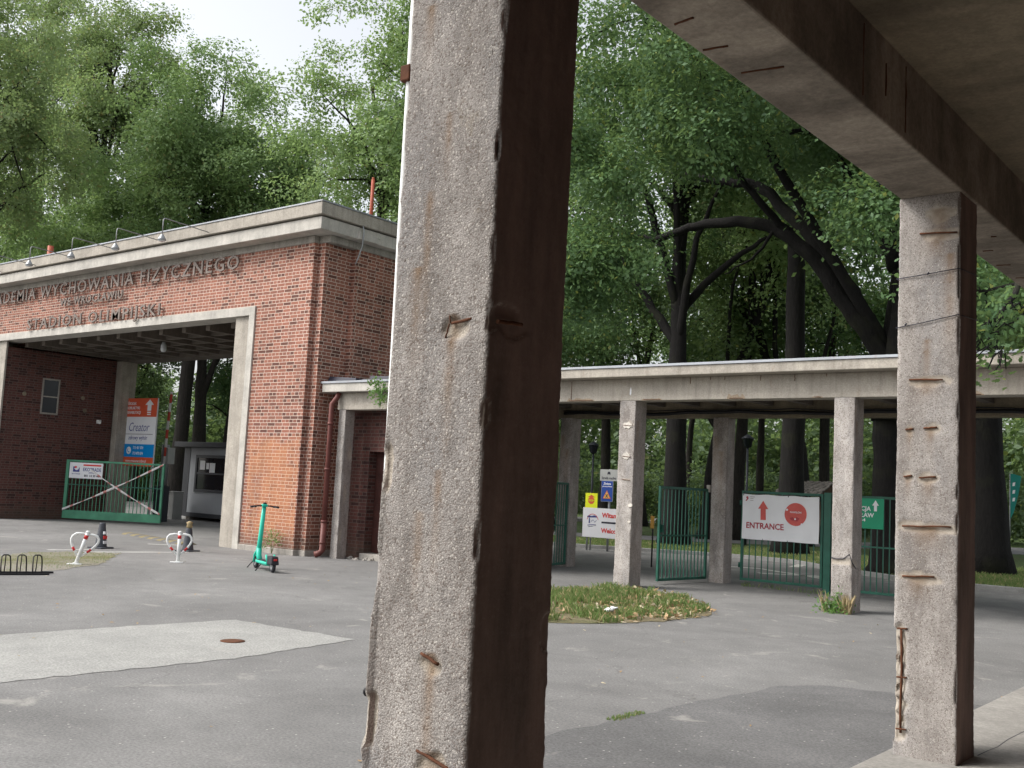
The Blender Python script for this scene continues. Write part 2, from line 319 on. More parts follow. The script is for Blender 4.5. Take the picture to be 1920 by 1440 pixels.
# ------------------------------------------------------------------ helpers: meshes
class MB:
    def __init__(s): s.v = []; s.f = []; s.sm = []; s.mi = []; s.uv = []
    def _f(s, idx, smooth=False, mi=0, uv=None): s.f.append(idx); s.sm.append(smooth); s.mi.append(mi); s.uv.append(uv)
    def hexa(s, p, mi=0):
        o = len(s.v); s.v += [tuple(q) for q in p]
        for q in ((0, 3, 2, 1), (4, 5, 6, 7), (0, 1, 5, 4), (1, 2, 6, 5), (2, 3, 7, 6), (3, 0, 4, 7)): s._f([o+i for i in q], mi=mi)
        return s
    def box(s, x0, x1, y0, y1, z0, z1, mi=0):
        return s.hexa([(x0, y0, z0), (x1, y0, z0), (x1, y1, z0), (x0, y1, z0), (x0, y0, z1), (x1, y0, z1), (x1, y1, z1), (x0, y1, z1)], mi)
    def prism(s, pts, z0, z1, mi=0, axis='z'):
        n = len(pts); o = len(s.v)
        a = sum(pts[i][0]*pts[(i+1) % n][1]-pts[(i+1) % n][0]*pts[i][1] for i in range(n))
        if a < 0: pts = pts[::-1]
        m = {'z': lambda x, y, z: (x, y, z), 'y': lambda x, y, z: (x, -z, y)}[axis]
        for z in (z0, z1): s.v += [m(x, y, z) for x, y in pts]
        s._f([o+i for i in range(n)][::-1], mi=mi); s._f([o+n+i for i in range(n)], mi=mi)
        for i in range(n): j = (i+1) % n; s._f([o+i, o+j, o+n+j, o+n+i], mi=mi)
        return s
    def tube(s, pts, r, n=8, closed=False, mi=0, caps=True, smooth=True):
        P = [Vector(p) for p in pts]; k = len(P); rs = r if isinstance(r, (list, tuple)) else [r]*k
        o = len(s.v); up = None; d = 0.0
        L = [0.0]
        for i in range(1, k): L.append(L[-1]+(P[i]-P[i-1]).length)
        for i in range(k):
            a = P[i-1] if i or closed else P[i]; b = P[(i+1) % k] if i < k-1 or closed else P[i]
            t = (b-a).normalized()
            if up is None: up = (Vector((0, 0, 1)) if abs(t.z) < .9 else Vector((1, 0, 0)))
            sd_ = t.cross(up)
            if sd_.length < 1e-6: sd_ = t.cross(Vector((1, 0, 0)))
            sd_.normalize(); up = sd_.cross(t).normalized()
            for j in range(n):
                an = 2*math.pi*j/n; s.v.append(tuple(P[i]+(sd_*math.cos(an)+up*math.sin(an))*rs[i]))
        for i in range(k if closed else k-1):
            i2 = (i+1) % k
            for j in range(n):
                j2 = (j+1) % n; l1 = L[i]; l2 = L[i2] if i2 else L[-1]+.1
                s._f([o+i*n+j, o+i*n+j2, o+i2*n+j2, o+i2*n+j], smooth, mi, [(l1, j/n), (l1, (j+1)/n), (l2, (j+1)/n), (l2, j/n)])
        if caps and not closed:
            s._f([o+j for j in range(n)][::-1], mi=mi); s._f([o+(k-1)*n+j for j in range(n)], mi=mi)
        return s
    def lathe(s, prof, c=(0, 0, 0), n=16, mi=0, smooth=True):
        o = len(s.v)
        for r, z in prof:
            for j in range(n): an = 2*math.pi*j/n; s.v.append((c[0]+r*math.cos(an), c[1]+r*math.sin(an), c[2]+z))
        for i in range(len(prof)-1):
            for j in range(n): j2 = (j+1) % n; s._f([o+i*n+j, o+i*n+j2, o+(i+1)*n+j2, o+(i+1)*n+j], smooth, mi)
        s._f([o+j for j in range(n)][::-1], mi=mi); s._f([o+(len(prof)-1)*n+j for j in range(n)], mi=mi)
        return s
    def quad(s, p, mi=0): o = len(s.v); s.v += [tuple(q) for q in p]; s._f(list(range(o, o+len(p))), mi=mi); return s
    def build(s, name, mats, parent=None, bevel=0.0, xf=None):
        me = bpy.data.meshes.new(name); vs = s.v
        if xf is not None: vs = [tuple(xf @ Vector(p)) for p in vs]
        me.from_pydata(vs, [], s.f)
        for m in (mats if isinstance(mats, (list, tuple)) else [mats]): me.materials.append(M[m] if isinstance(m, str) else m)
        uvl = me.uv_layers.new(name='UVMap'); co = me.vertices
        for p, sm, mi, uv in zip(me.polygons, s.sm, s.mi, s.uv):
            p.use_smooth = sm; p.material_index = mi; n = p.normal; ax = max(range(3), key=lambda i: abs(n[i]))
            for k, li in enumerate(p.loop_indices):
                if uv: uvl.data[li].uv = uv[k]; continue
                c = co[me.loops[li].vertex_index].co
                uvl.data[li].uv = (c.y, c.z) if ax == 0 else (c.x, c.z) if ax == 1 else (c.x, c.y)
        return link(name, me, parent, bevel)
def link(name, me, parent=None, bevel=0.0):
    o = bpy.data.objects.new(name, me); COL.objects.link(o)
    if parent is not None:
        o.parent = parent
        if parent.get('_world'): o.location = [-c for c in parent['_world']]
    if bevel:
        b = o.modifiers.new('bevel', 'BEVEL'); b.width = bevel; b.segments = 2; b.limit_method = 'ANGLE'; b.angle_limit = R(40)
    return o
def thing(name, label, cat, loc=(0, 0, 0), rz=0.0, group=None, world=False):
    """Empty at a thing's base. world=True: its parts are modelled in world coordinates."""
    o = bpy.data.objects.new(name, None); COL.objects.link(o); o.location = loc; o.rotation_euler = (0, 0, rz)
    o.empty_display_size = .2
    if world: o['_world'] = [float(c) for c in loc]
    return tag(o, label, cat, group)
def tag(o, label=None, cat=None, group=None, kind=None):
    for k, v in (('label', label), ('category', cat), ('group', group), ('kind', kind)):
        if v: o[k] = v
    return o
def dup(o, loc=None, rz=None, label=None, group=None):
    def rec(a, par):
        b = a.copy(); COL.objects.link(b)
        if par is not None: b.parent = par
        for ch in [c for c in COL.objects if c.parent is a]: rec(ch, b)
        return b
    r = rec(o, None)
    if loc is not None: r.location = loc
    if rz is not None: r.rotation_euler = (0, 0, rz)
    if label: r['label'] = label
    if group: r['group'] = group
    return r
def np_mesh(name, V, F, mat, parent=None, smooth=False, attrs=None):
    V = np.ascontiguousarray(V, dtype=np.float32); F = np.ascontiguousarray(F, dtype=np.int32); k = F.shape[1]
    me = bpy.data.meshes.new(name); me.vertices.add(len(V)); me.vertices.foreach_set('co', V.ravel())
    me.loops.add(F.size); me.loops.foreach_set('vertex_index', F.ravel())
    me.polygons.add(len(F)); me.polygons.foreach_set('loop_start', np.arange(0, F.size, k, dtype=np.int32))
    me.polygons.foreach_set('loop_total', np.full(len(F), k, dtype=np.int32))
    me.polygons.foreach_set('use_smooth', np.full(len(F), smooth, dtype=bool))
    me.update(calc_edges=True); me.materials.append(M[mat] if isinstance(mat, str) else mat)
    for an, av in (attrs or {}).items():
        at = me.attributes.new(an, 'FLOAT', 'POINT'); at.data.foreach_set('value', np.asarray(av, np.float32))
    return link(name, me, parent)
def text(body, size, parent, mat, loc, name='lettering', sx=1.0, depth=.002, align='LEFT', bold=0.0, face=True, rot=None, shear=0.0, track=1.0):
    """lettering in the XZ plane reading along +X and facing -Y (local to parent)"""
    cu = bpy.data.curves.new(name, 'FONT'); cu.body = body; cu.size = size; cu.extrude = depth; cu.offset = bold; cu.shear = shear
    cu.align_x = align; cu.resolution_u = 2; cu.space_line = .95; cu.space_character = track
    t = bpy.data.objects.new(name, cu); COL.objects.link(t)
    me = bpy.data.meshes.new_from_object(t.evaluated_get(bpy.context.evaluated_depsgraph_get()))
    bpy.data.objects.remove(t); me.materials.clear(); me.materials.append(M[mat])
    me.transform(Matrix.Translation(loc) @ Matrix.Rotation(R(90), 4, 'X') @ Matrix.Diagonal((sx, 1, 1, 1)))
    me.name = name
    return link(name, me, parent)

# ---- value noise
def vnoise(P, freq, seed=0):
    Q = P*freq; I = np.floor(Q).astype(np.int64); f = Q-I; f = f*f*(3-2*f); out = 0
    for dx in (0, 1):
        for dy in (0, 1):
            for dz in (0, 1):
                h = (I[:, 0]+dx)*374761393+(I[:, 1]+dy)*668265263+(I[:, 2]+dz)*1274126177+seed*974634777
                h = (h ^ (h >> 13))*1274126177; h = (h ^ (h >> 16)) & 0xffff
                w = (f[:, 0] if dx else 1-f[:, 0])*(f[:, 1] if dy else 1-f[:, 1])*(f[:, 2] if dz else 1-f[:, 2])
                out = out+w*(h/65535.0)
    return out

def rough_column(name, x0, x1, y0, y1, z0, z1, parent, step=.014, rad=.014, amp=.006, spalls=(), rusts=(), mat='agg', seed=1, bulge=0.0, fine=1.0):
    """concrete shaft with worn corners. spalls: (face 'f' front -y | 's' side +x, u, z, ru, rz, depth)"""
    pts = []; nrm = []
    def seg(ax, ay, bx, by, n):
        L = math.hypot(bx-ax, by-ay); k = max(1, int(L/step))
        for i in range(k): t = i/k; pts.append((ax+(bx-ax)*t, ay+(by-ay)*t)); nrm.append(n)
    def arc(cx, cy, a0):
        for i in range(4): a = R(a0+90*i/4); pts.append((cx+rad*math.cos(a), cy+rad*math.sin(a))); nrm.append((math.cos(a), math.sin(a)))
    seg(x0+rad, y0, x1-rad, y0, (0, -1)); arc(x1-rad, y0+rad, -90); seg(x1, y0+rad, x1, y1-rad, (1, 0)); arc(x1-rad, y1-rad, 0)
    seg(x1-rad, y1, x0+rad, y1, (0, 1)); arc(x0+rad, y1-rad, 90); seg(x0, y1-rad, x0, y0+rad, (-1, 0)); arc(x0+rad, y0+rad, 180)
    n = len(pts); nz = max(2, int((z1-z0)/step)); P = np.array(pts); N = np.array(nrm); Z = np.linspace(z0, z1, nz+1)
    V = np.zeros((nz+1, n, 3)); V[:, :, :2] = P[None]; V[:, :, 2] = Z[:, None]; V = V.reshape(-1, 3)
    NN = np.tile(N, (nz+1, 1)); d = (vnoise(V, 4.5, seed)-.5)*amp*1.6+(vnoise(V, 19, seed+1)-.5)*amp*.9+(vnoise(V, 75, seed+2)-.5)*amp*fine+(vnoise(V, 140, seed+5)-.5)*amp*.6*fine
    corner = (np.abs(NN[:, 0]*NN[:, 1]) > .02); chip = np.clip(vnoise(V, 11, seed+3)-.62, 0, 1)*.045; d = d-np.where(corner, chip, 0)
    if bulge: d = d+np.where(NN[:, 0] < -.3, bulge*np.clip((2.0-V[:, 2])/1.2, 0, 1), 0)
    sp = np.zeros(len(V)); ru = np.zeros(len(V)); wob = vnoise(V, 22, seed+7)
    for (fc, u, z, rx, rz_, dep) in spalls:
        uu = V[:, 0] if fc == 'f' else V[:, 1]; on = (NN[:, 1] < -.3) if fc == 'f' else (NN[:, 0] > .3)
        if fc == 'l': uu = V[:, 1]; on = NN[:, 0] < -.3
        q = ((uu-u)/rx)**2+((V[:, 2]-z)/rz_)**2+(wob-.5)*1.3; w = np.clip((1-q)*2.5, 0, 1)*on; sp = np.maximum(sp, w)
        d = d-w*dep
    for (fc, u, z, rx, ln) in rusts:
        uu = V[:, 0] if fc == 'f' else V[:, 1]; on = (NN[:, 1] < -.3) if fc == 'f' else (NN[:, 0] > .3)
        t = (z-V[:, 2])/ln; w = np.exp(-((uu-u)/rx)**2)*np.clip(1-t, 0, 1)*(t > -.08)*on*(.35+wob*.8); ru = np.maximum(ru, np.clip(w, 0, 1))
    V[:, :2] += NN*d[:, None]
    i = np.arange(nz)[:, None]*n; j = np.arange(n)[None]; j2 = (j+1) % n
    F = np.stack([i+j, i+j2, i+n+j2, i+n+j], -1).reshape(-1, 4)
    return np_mesh(name, V, F, mat, parent, True, {'spall': sp, 'rust': ru})

# ------------------------------------------------------------------ ground
def sheet(name, pts, z, mat, wobble=0.0, seed=0, kind='structure', sub=.25):
    rnd = random.Random(seed); out = []
    if wobble:
        k = len(pts)
        for i in range(k):
            a, b = Vector((*pts[i], 0)), Vector((*pts[(i+1) % k], 0)); n = max(1, int((b-a).length/sub))
            for t in range(n):
                q = a.lerp(b, t/n); out.append((q.x+rnd.uniform(-1, 1)*wobble, q.y+rnd.uniform(-1, 1)*wobble))
    else: out = list(pts)
    me = MB(); me.quad([(x, y, z) for x, y in out]); o = me.build(name, mat)
    if o.data.polygons[0].normal.z < 0: o.data.flip_normals()
    o['kind'] = kind; return o
sheet('ground', [(-400, -400), (400, -400), (400, 400), (-400, 400)], -.03, 'lawn')
fore = [(-70, -60), (60, -60), (60, 25.0), (5, 25.2), (-5.6, 25.05), (-6.6, 24.95), (-8.6, 25.4), (-10.5, 26.6), (-12.5, 28.4), (-14.5, 28.6), (-18.4, 26.9), (-24, 25.5), (-30, 27), (-36, 34), (-70, 34)]
sheet('forecourt', fore, 0.0, 'asphalt')
kb = MB(); kp = [(60, 25.0), (5, 25.2), (-5.6, 25.05), (-6.6, 24.95), (-8.6, 25.4), (-10.5, 26.6), (-12.5, 28.4), (-14.5, 28.6), (-18.4, 26.9), (-24, 25.5), (-30, 27), (-36, 34)]
for a, b in zip(kp[:-1], kp[1:]):
    va, vb = Vector((*a, 0)), Vector((*b, 0)); t = (vb-va).normalized(); nn = Vector((t.y, -t.x, 0))*.14
    if nn.y < 0: nn = -nn
    kb.hexa([va+Vector((0, 0, -.02)), vb+Vector((0, 0, -.02)), vb+nn+Vector((0, 0, -.02)), va+nn+Vector((0, 0, -.02)), va+Vector((0, 0, .11)), vb+Vector((0, 0, .11)), vb+nn+Vector((0, 0, .11)), va+nn+Vector((0, 0, .11))])
kb.build('kerb', 'kerb', bevel=.015)['kind'] = 'structure'
def road(name, pts, wd, z, mat):
    L = []; Rr = []
    for i, p in enumerate(pts):
        a = Vector(pts[max(0, i-1)]); b = Vector(pts[min(len(pts)-1, i+1)]); t = (b-a).normalized(); q = Vector((-t.y, t.x))
        w = wd[i] if isinstance(wd, list) else wd
        L.append((p[0]+q.x*w/2, p[1]+q.y*w/2)); Rr.append((p[0]-q.x*w/2, p[1]-q.y*w/2))
    return sheet(name, L+Rr[::-1], z, mat)
road('park_path', [(-60, 22), (-24.2, 35.4), (-24.2+4, 41), (-12.6, 54.5), (10, 75)], [3.5, 4.2, 4.4, 8, 12], -.02, 'asphalt_road')
road('park_road', [(-90, 40), (-38.5, 56), (-40+2, 71), (-23, 99), (10, 140)], [10, 11, 9, 10, 12], -.02, 'asphalt_road')
# flat repairs and marks on the forecourt
sheet('pale_patch', [(-14.5, 2.2), (-13.2, 4.3), (-10.54, 5.17+.02), (-10.34, 7.83), (-8.42, 7.98), (-8.16, 6.2), (-8.2, 5.2), (-8.26, 4.08), (-8.4, 1.5)], .004, 'pale', .028, 3, sub=.14)
sheet('asphalt_apron', [(-4.42, 4.2), (-4.43, 6.1), (-4.38, 7.1), (-4.31, 8.4), (-4.2, 9.4), (-3.9, 9.8), (-3.4, 9.97), (-2.24, 10.1), (-2.24, 4.0)], .004, 'asphalt_dark', .03, 5, sub=.15)
sheet('moss_strip', [(-18.64, 8.2), (-19.4, 9.4), (-20.2, 10.3), (-20.1, 11.1), (-19.5, 11.9), (-19.0, 11.5), (-18.2, 10.8), (-17.3, 10.1), (-16.7, 9.15), (-16.5, 8.5), (-16.8, 7.6)], .004, 'moss', .09, 7)
for i, pl in enumerate([[(-20.1, 11.2), (-19.45, 13.9), (-19.33, 13.9), (-19.9, 11.2)], [(-21.95, 14.0), (-21.5, 14.5), (-21.35, 14.4), (-21.8, 13.9)], [(-20.7, 10.9), (-20.55, 11.8), (-20.45, 11.8), (-20.55, 10.9)]]):
    sheet('road_marking', pl, .004, 'linewhite', .02, 11+i)
for i, pl in enumerate([[(-12.8, 24.8), (-11.8, 25.1), (-9.4, 23.6), (-9.4, 23.35), (-11.8, 24.85), (-12.8, 24.55)], [(-12.7, 30.3), (-11.85, 26.8), (-11.6, 26.9), (-12.4, 30.3)], [(-11.2, 23.5), (-9.9, 24.4), (-9.7, 24.2), (-11, 23.3)]]):
    sheet('road_marking', pl, .004, 'linewhite', .02, 21+i)

# ------------------------------------------------------------------ near portico (camera stands under it)
XR, XL, PZ, BZ = -1.812, -2.178, .25, 3.62
po = thing('portico', 'concrete portico with weathered square columns, deep beam and dark ceiling overhead', 'portico', (XR, 4, 0), world=True)
MB().box(-2.235, 1.3, -9, 15.6, -.02, PZ).build('walkway', 'plat', po, .012)
cr = MB(); cp = [(-1.80, 6.85), (-1.79, 7.05), (-1.775, 7.2), (-1.785, 7.5), (-1.77, 7.9), (-1.6, 8.6), (-1.5, 9.6)]
cr.tube([(x, y, PZ-.004) for x, y in cp], .006, 5); cr.build('crack', 'ink', po)
def rebar(parent, a, b, r=.006, kink=.004, seed=0):
    rn = random.Random(seed); a, b = Vector(a), Vector(b)
    p = [a.lerp(b, t)+Vector((rn.uniform(-kink, kink), rn.uniform(-.002, .002), rn.uniform(-kink, kink)))*(0 if t in (0, 1) else 1) for t in (0, .2, .4, .6, .8, 1)]
    return MB().tube(p, r, 6).build('exposed_rebar', 'rust', parent)
# the near column
yN = 2.133
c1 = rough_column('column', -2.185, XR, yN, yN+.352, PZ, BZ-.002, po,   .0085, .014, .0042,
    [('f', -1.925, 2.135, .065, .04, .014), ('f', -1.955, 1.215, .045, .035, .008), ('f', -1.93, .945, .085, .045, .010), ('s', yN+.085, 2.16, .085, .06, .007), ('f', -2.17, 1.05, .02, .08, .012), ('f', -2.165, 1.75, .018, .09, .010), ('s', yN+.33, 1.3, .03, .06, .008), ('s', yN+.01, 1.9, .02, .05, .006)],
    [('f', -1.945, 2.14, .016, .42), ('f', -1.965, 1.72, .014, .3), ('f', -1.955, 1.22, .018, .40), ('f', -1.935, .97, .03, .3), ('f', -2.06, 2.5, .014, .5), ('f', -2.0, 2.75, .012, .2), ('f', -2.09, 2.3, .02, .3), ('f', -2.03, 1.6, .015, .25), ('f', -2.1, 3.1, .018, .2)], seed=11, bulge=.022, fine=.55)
rebar(c1, (-1.952, yN+.004, 2.150), (-1.876, yN+.003, 2.158), .0042, .001, 1)
rebar(c1, (-1.952, yN-.001, 2.150), (-1.962, yN+.003, 2.185), .002, .001, 2); rebar(c1, (-1.955, yN-.002, 2.148), (-1.972, yN+.003, 2.11), .0022, .001, 3)
rebar(c1, (-1.992, yN+.001, 1.243), (-1.926, yN-.001, 1.222), .0048, .0006, 4)
rebar(c1, (-1.988, yN+.001, .986), (-1.855, yN-.001, .958), .0048, .001, 5)
rebar(c1, (XR+.004, yN+.03, 2.150), (XR+.005, yN+.135, 2.157), .006, .002, 6)
cn = MB().tube([(-2.199, yN+.030, z) for z in (.3, 1.2, 1.9, 2.4, 3.0, 3.6)], [.006, .006, .009, .012, .014, .014], 8).build('conduit', 'white', c1)
MB().box(-2.222, -2.183, yN+.006, yN+.05, 2.905, 2.955).build('pipe_clamp', 'rust', c1, .004)
MB().lathe([(.012, 0), (.014, .004), (.010, .012)], n=10).build('bolt', 'black', c1, xf=Matrix.Translation((-2.203, yN+.015, 1.105)) @ Matrix.Rotation(R(-90), 4, 'Y'))
# the far column with tie wires
yF = 6.457
far_bars = [(-2.049, 3.385, -1.829, 3.369), (-2.103, 2.482, -1.905, 2.477), (-2.121, 2.177, -2.074, 2.182), (-2.014, 2.186, -1.936, 2.192), (-2.127, 1.893, -2.08, 1.899), (-2.036, 1.889, -1.94, 1.896), (-2.133, 1.595, -1.852, 1.606), (-2.129, 1.297, -1.943, 1.308)]
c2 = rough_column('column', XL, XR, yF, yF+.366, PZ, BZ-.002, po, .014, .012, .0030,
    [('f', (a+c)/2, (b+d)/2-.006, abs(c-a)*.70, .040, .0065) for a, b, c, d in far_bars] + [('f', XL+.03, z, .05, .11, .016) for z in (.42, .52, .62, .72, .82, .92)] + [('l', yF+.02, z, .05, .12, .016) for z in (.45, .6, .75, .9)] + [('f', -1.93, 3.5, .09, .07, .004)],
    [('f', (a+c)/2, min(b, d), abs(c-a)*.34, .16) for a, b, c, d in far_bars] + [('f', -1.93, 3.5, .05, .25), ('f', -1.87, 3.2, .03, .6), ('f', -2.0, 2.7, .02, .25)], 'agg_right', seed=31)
for i, (a, b, c, d) in enumerate(far_bars): rebar(c2, (a, yF-.003, b), (c, yF-.003, d), .0058, .002, 40+i)
rebar(c2, (-2.132, yF-.0, .99), (-2.128, yF-.0, .38), .0075, .005, 60)
for z in (.985, .70, .40): rebar(c2, (-2.155, yF-.002, z), (-2.095, yF-.004, z+.004), .0055, .002, 61)
for k, (za, zb_) in enumerate(((3.112, 3.146), (2.806, 2.866))):
    w = MB().tube([(XL-.006, yF+.36, za-.02), (XL-.008, yF-.006, za), (XL+.13, yF-.010, za+.3*(zb_-za)), (XR-.006, yF-.008, zb_), (XR+.006, yF+.05, zb_), (XR+.008, yF+.36, zb_+.02)],   .0028, 6)
    px = (-2.0, -2.13)[k]; w.tube([(px, yF-.012, za+.012), (px+.012, yF-.016, za+.022)], .005, 6)
    o = w.build('tie_wire', 'ink'); tag(o, ['upper thin dark wire tied around the right concrete column', 'lower thin dark wire tied around the right concrete column'][k], 'wire', 'wires tied round the right column')
# further columns of the row (towards the corner and behind the camera)
for yy in (10.78, 15.05, -2.19, -6.5):
    o = c2.copy(); COL.objects.link(o); o.location.y += yy-yF
# beam along the row, ceiling, roof
bm = MB().box(-2.172, -1.797, -9, 16.1, BZ, 4.10).build('beam', 'beam', po, .012)
for a, b in (((-2.122, 3.568), (-2.028, 3.553)), ((-2.144, 3.848), (-2.035, 3.865)), ((-2.117, 4.156), (-1.927, 4.189)), ((-1.939, 7.639), (-1.908, 7.654)), ((-2.135, 8.567), (-2.037, 8.593)), ((-2.10, 8.05), (-2.03, 8.06)), ((-2.12, 9.1), (-2.03, 9.13))):
    rebar(bm, (*a, BZ-.001), (*b, BZ-.001), .006, .002, int(a[1]*10))
for y, z0, z1 in ((4.79, 3.66, 4.02), (5.10, 3.76, 3.93), (5.40, 3.66, 4.02)):
    rebar(bm, (-1.797, y, z0), (-1.797, y, z1), .005, .003, int(y*10))
MB().box(-1.90, 1.3, -9, 16.1, 4.055, 4.22).build('ceiling', 'conc_soot', po)
MB().box(-2.50, 1.35, -9, 16.2, 4.225, 4.40).build('roof_slab', 'conc_grey', po, .01)
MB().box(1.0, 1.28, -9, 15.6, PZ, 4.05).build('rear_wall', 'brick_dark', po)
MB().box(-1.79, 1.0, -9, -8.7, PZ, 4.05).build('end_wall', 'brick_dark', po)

# ------------------------------------------------------------------ far portico (entrance colonnade)
fp = thing('colonnade', 'long concrete entrance colonnade with flat zinc-edged roof, gates between its rear posts', 'colonnade', (-8, 16.6, 0), world=True)
Z0, Z1 = 3.45, 3.86
fcol = [(-14.92, 16.6), (-10.76, 16.6), (-6.61, 16.6)]
white_sp = [('f', -10.55, 2.99, .10, .075, .004), ('f', -10.57, 2.42, .09, .07, .004), ('f', -10.56, 1.97, .08, .03, .003), ('f', -10.45, 1.50, .045, .035, .003), ('f', -10.46, 1.20, .03, .025, .003)]
for k, (x, y) in enumerate(fcol):
    sp = white_sp if k == 1 else ([('s', y+.05, 3.2, .04, .16, .012), ('f', x+.17, .80, .30, .05, .014), ('s', y+.06, .78, .2, .06, .012)] if k == 2 else [])
    c = rough_column('column', x, x+.345, y, y+.40, -.01, Z0-.002, fp, .03, .012, .006, sp, [('s', y+.1, 3.0, .04, .8)], 'agg_far', 70+k, fine=.6)
    if k == 1:
        for i, (px, pz, w_, h_) in enumerate(((-10.565, 2.985, .11, .075), (-10.58, 2.42, .10, .075), (-10.45, 1.50, .05, .045), (-10.46, 1.20, .035, .022), (-10.54, 3.62, .02, .10))):
            gq = random.Random(i+3); n_ = 14; yb = y-.012 if pz < 3.4 else y+.001
            MB().prism([(px+w_*math.cos(2*math.pi*q/n_)*gq.uniform(.7, 1.1), pz+h_*math.sin(2*math.pi*q/n_)*gq.uniform(.55, 1.1)) for q in range(n_)], -(y+.02), -yb, axis='y').build('plaster_patch', 'sign_white' if pz > 3.4 else 'patch', c)
        for z in (2.99, 2.41, 1.98): rebar(c, (x+.10, y-.014, z), (x+.29, y-.014, z-.015), .006, .003, k)
    if k == 2:
        MB().tube([(x-.005, y-.004, .86), (x+.08, y-.006, .84), (x+.2, y-.006, .85), (x+.30, y-.006, .93), (x+.345, y-.002, .80), (x+.349, y+.15, .7)], .008, 5).build('crack', 'ink', c)
for k, x in enumerate((-14.31, -10.39, -6.22, -2.4)):
    rough_column('rear_column', x, x+.335, 19.6, 19.95, -.01, 3.385, fp, .045, .012, .005, (), [('f', x+.2, 2.6, .06, 1.3), ('f', x+.08, 2.9, .05, 1.0)], 'agg_far', 90+k, fine=.5)
fb = MB().box(-14.9, -2.18, 16.605, 16.97, Z0, Z1).build('front_beam', 'conc', fp, .01)
for i, (x0, x1, h) in enumerate([(-10.3, -9.85, .035), (-8.55, -8.2, .085), (-12.0, -11.35, .06), (-5.0, -4.3, .06), (-7.0, -6.8, .03)]):
    gj = random.Random(i); n_ = 12; top = [(x0+(x1-x0)*k/n_, Z0+h*(.45+.75*gj.random())*(1 if 0 < k < n_ else .2)) for k in range(n_+1)]
    MB().prism([(x0, Z0+.001), (x1, Z0+.001)]+top[::-1], -16.6045, -16.60, axis='y').build('spalled_edge', 'spall', fb)
    rebar(fb, (x0+.05, 16.598, Z0+.016), (x1-.04, 16.598, Z0+.012), .006, .004, 77+i)
for i, (x, z0, z1) in enumerate([(-9.28, 3.74, 3.85), (-8.88, 3.80, 3.85), (-8.6, 3.79, 3.85), (-7.92, 3.76, 3.85), (-7.3, 3.74, 3.85), (-6.75, 3.8, 3.85), (-11.9, 3.46, 3.84), (-12.2, 3.5, 3.6), (-12.5, 3.48, 3.58), (-4.6, 3.47, 3.6)]):
    rebar(fb, (x, 16.603, z0), (x, 16.603, z1), .006, .004, i)
MB().box(-14.9, -2.18, 19.62, 19.93, 3.385, Z1).build('rear_beam', 'conc_soot', fp, .01)
MB().box(-14.9, -2.52, 16.28, 20.3, Z1+.002, 4.03).build('roof_slab', 'conc', fp, .012)
MB().box(-14.92, -2.5, 16.255, 20.33, 4.033, 4.075).build('flashing', 'zinc', fp)
MB().box(-14.8, -2.3, 17.0, 19.6, 3.80, 3.84).build('ceiling', 'ceil_dark', fp)
for x in np.arange(-14.2, -2.6, .83): MB().box(x, x+.16, 16.98, 19.61, 3.62, 3.80).build('ceiling_joist', 'ceil_dark', fp)
cb = [(x, 19.56+.01*math.sin(x*3), 3.50-.04*math.sin((x+14)*.8)**2+.012*math.sin(x*5)) for x in np.arange(-14.2, -2.6, .4)]
o = MB().tube(cb, .035, 8).tube([(x, y-.05, z+.05+.02*math.sin(x*2)) for x, y, z in cb], .012, 6).build('cable_bundle', 'black'); tag(o, 'black cable bundle sagging along the rear beam of the colonnade', 'cable')
o = MB().box(-10.47, -10.40, 19.55, 19.62, 1.83, 1.98).build('junction_box', 'conc_pale', None, .006); tag(o, 'small pale box fixed to the rear concrete post beside the open gate', 'box')

# closed end bay between colonnade and gatehouse
eb = thing('ticket_booth', 'low brick booth with concrete post and dark red door beside the gatehouse', 'booth', (-16.3, 16, 0), world=True)
rough_column('post', -17.48, -17.26, 15.62, 15.90, -.01, 3.24, eb, .035, .012, .006, [('s', 15.68+.07*i, z, .05, .2, .01) for i, z in enumerate((.5, 1.4, 2.3))], [], 'agg_far', 120, fine=.6)
MB().box(-17.56, -14.96, 15.645, 15.98, 3.245, 3.62).build('beam', 'conc', eb, .01)
MB().box(-17.90, -14.94, 15.45, 19.9, 3.625, 3.815).build('roof_slab', 'conc_pale', eb, .012)
MB().box(-17.91, -14.93, 15.42, 19.92, 3.818, 3.862).build('flashing', 'zinc', eb)
rf = MB()
for i, (x0, x1, y, z) in enumerate([(-17.9, -17.0, 15.6, 3.94), (-17.5, -16.2, 15.75, 3.90), (-16.9, -15.2, 15.9, 3.96)]):
    rf.hexa([(x0, y, 3.865), (x1, y, 3.865), (x1, y+.6, 3.865), (x0, y+.6, 3.865), (x0, y+.05, z+.06), (x1, y+.02, z), (x1, y+.6, z), (x0, y+.6, z+.08)])
rf.build('roofing_felt', 'ink', eb)
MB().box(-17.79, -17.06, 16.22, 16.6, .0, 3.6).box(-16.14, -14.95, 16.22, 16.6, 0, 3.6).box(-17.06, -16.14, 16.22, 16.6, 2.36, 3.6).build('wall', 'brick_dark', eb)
MB().box(-17.06, -16.14, 16.10, 16.6, -.01, .13).build('door_step', 'conc_grey', eb, .01)
dr = MB().box(-17.055, -16.145, 16.44, 16.5, .135, 2.355).build('door', 'door', eb, .004)
for i in range(4): MB().box(-16.96, -16.24, 16.42, 16.438, .3+i*.52, .68+i*.52).build('door_panel', 'door', dr, .008)
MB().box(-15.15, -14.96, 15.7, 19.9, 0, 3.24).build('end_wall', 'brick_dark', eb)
rb = random.Random(5); tr = MB()
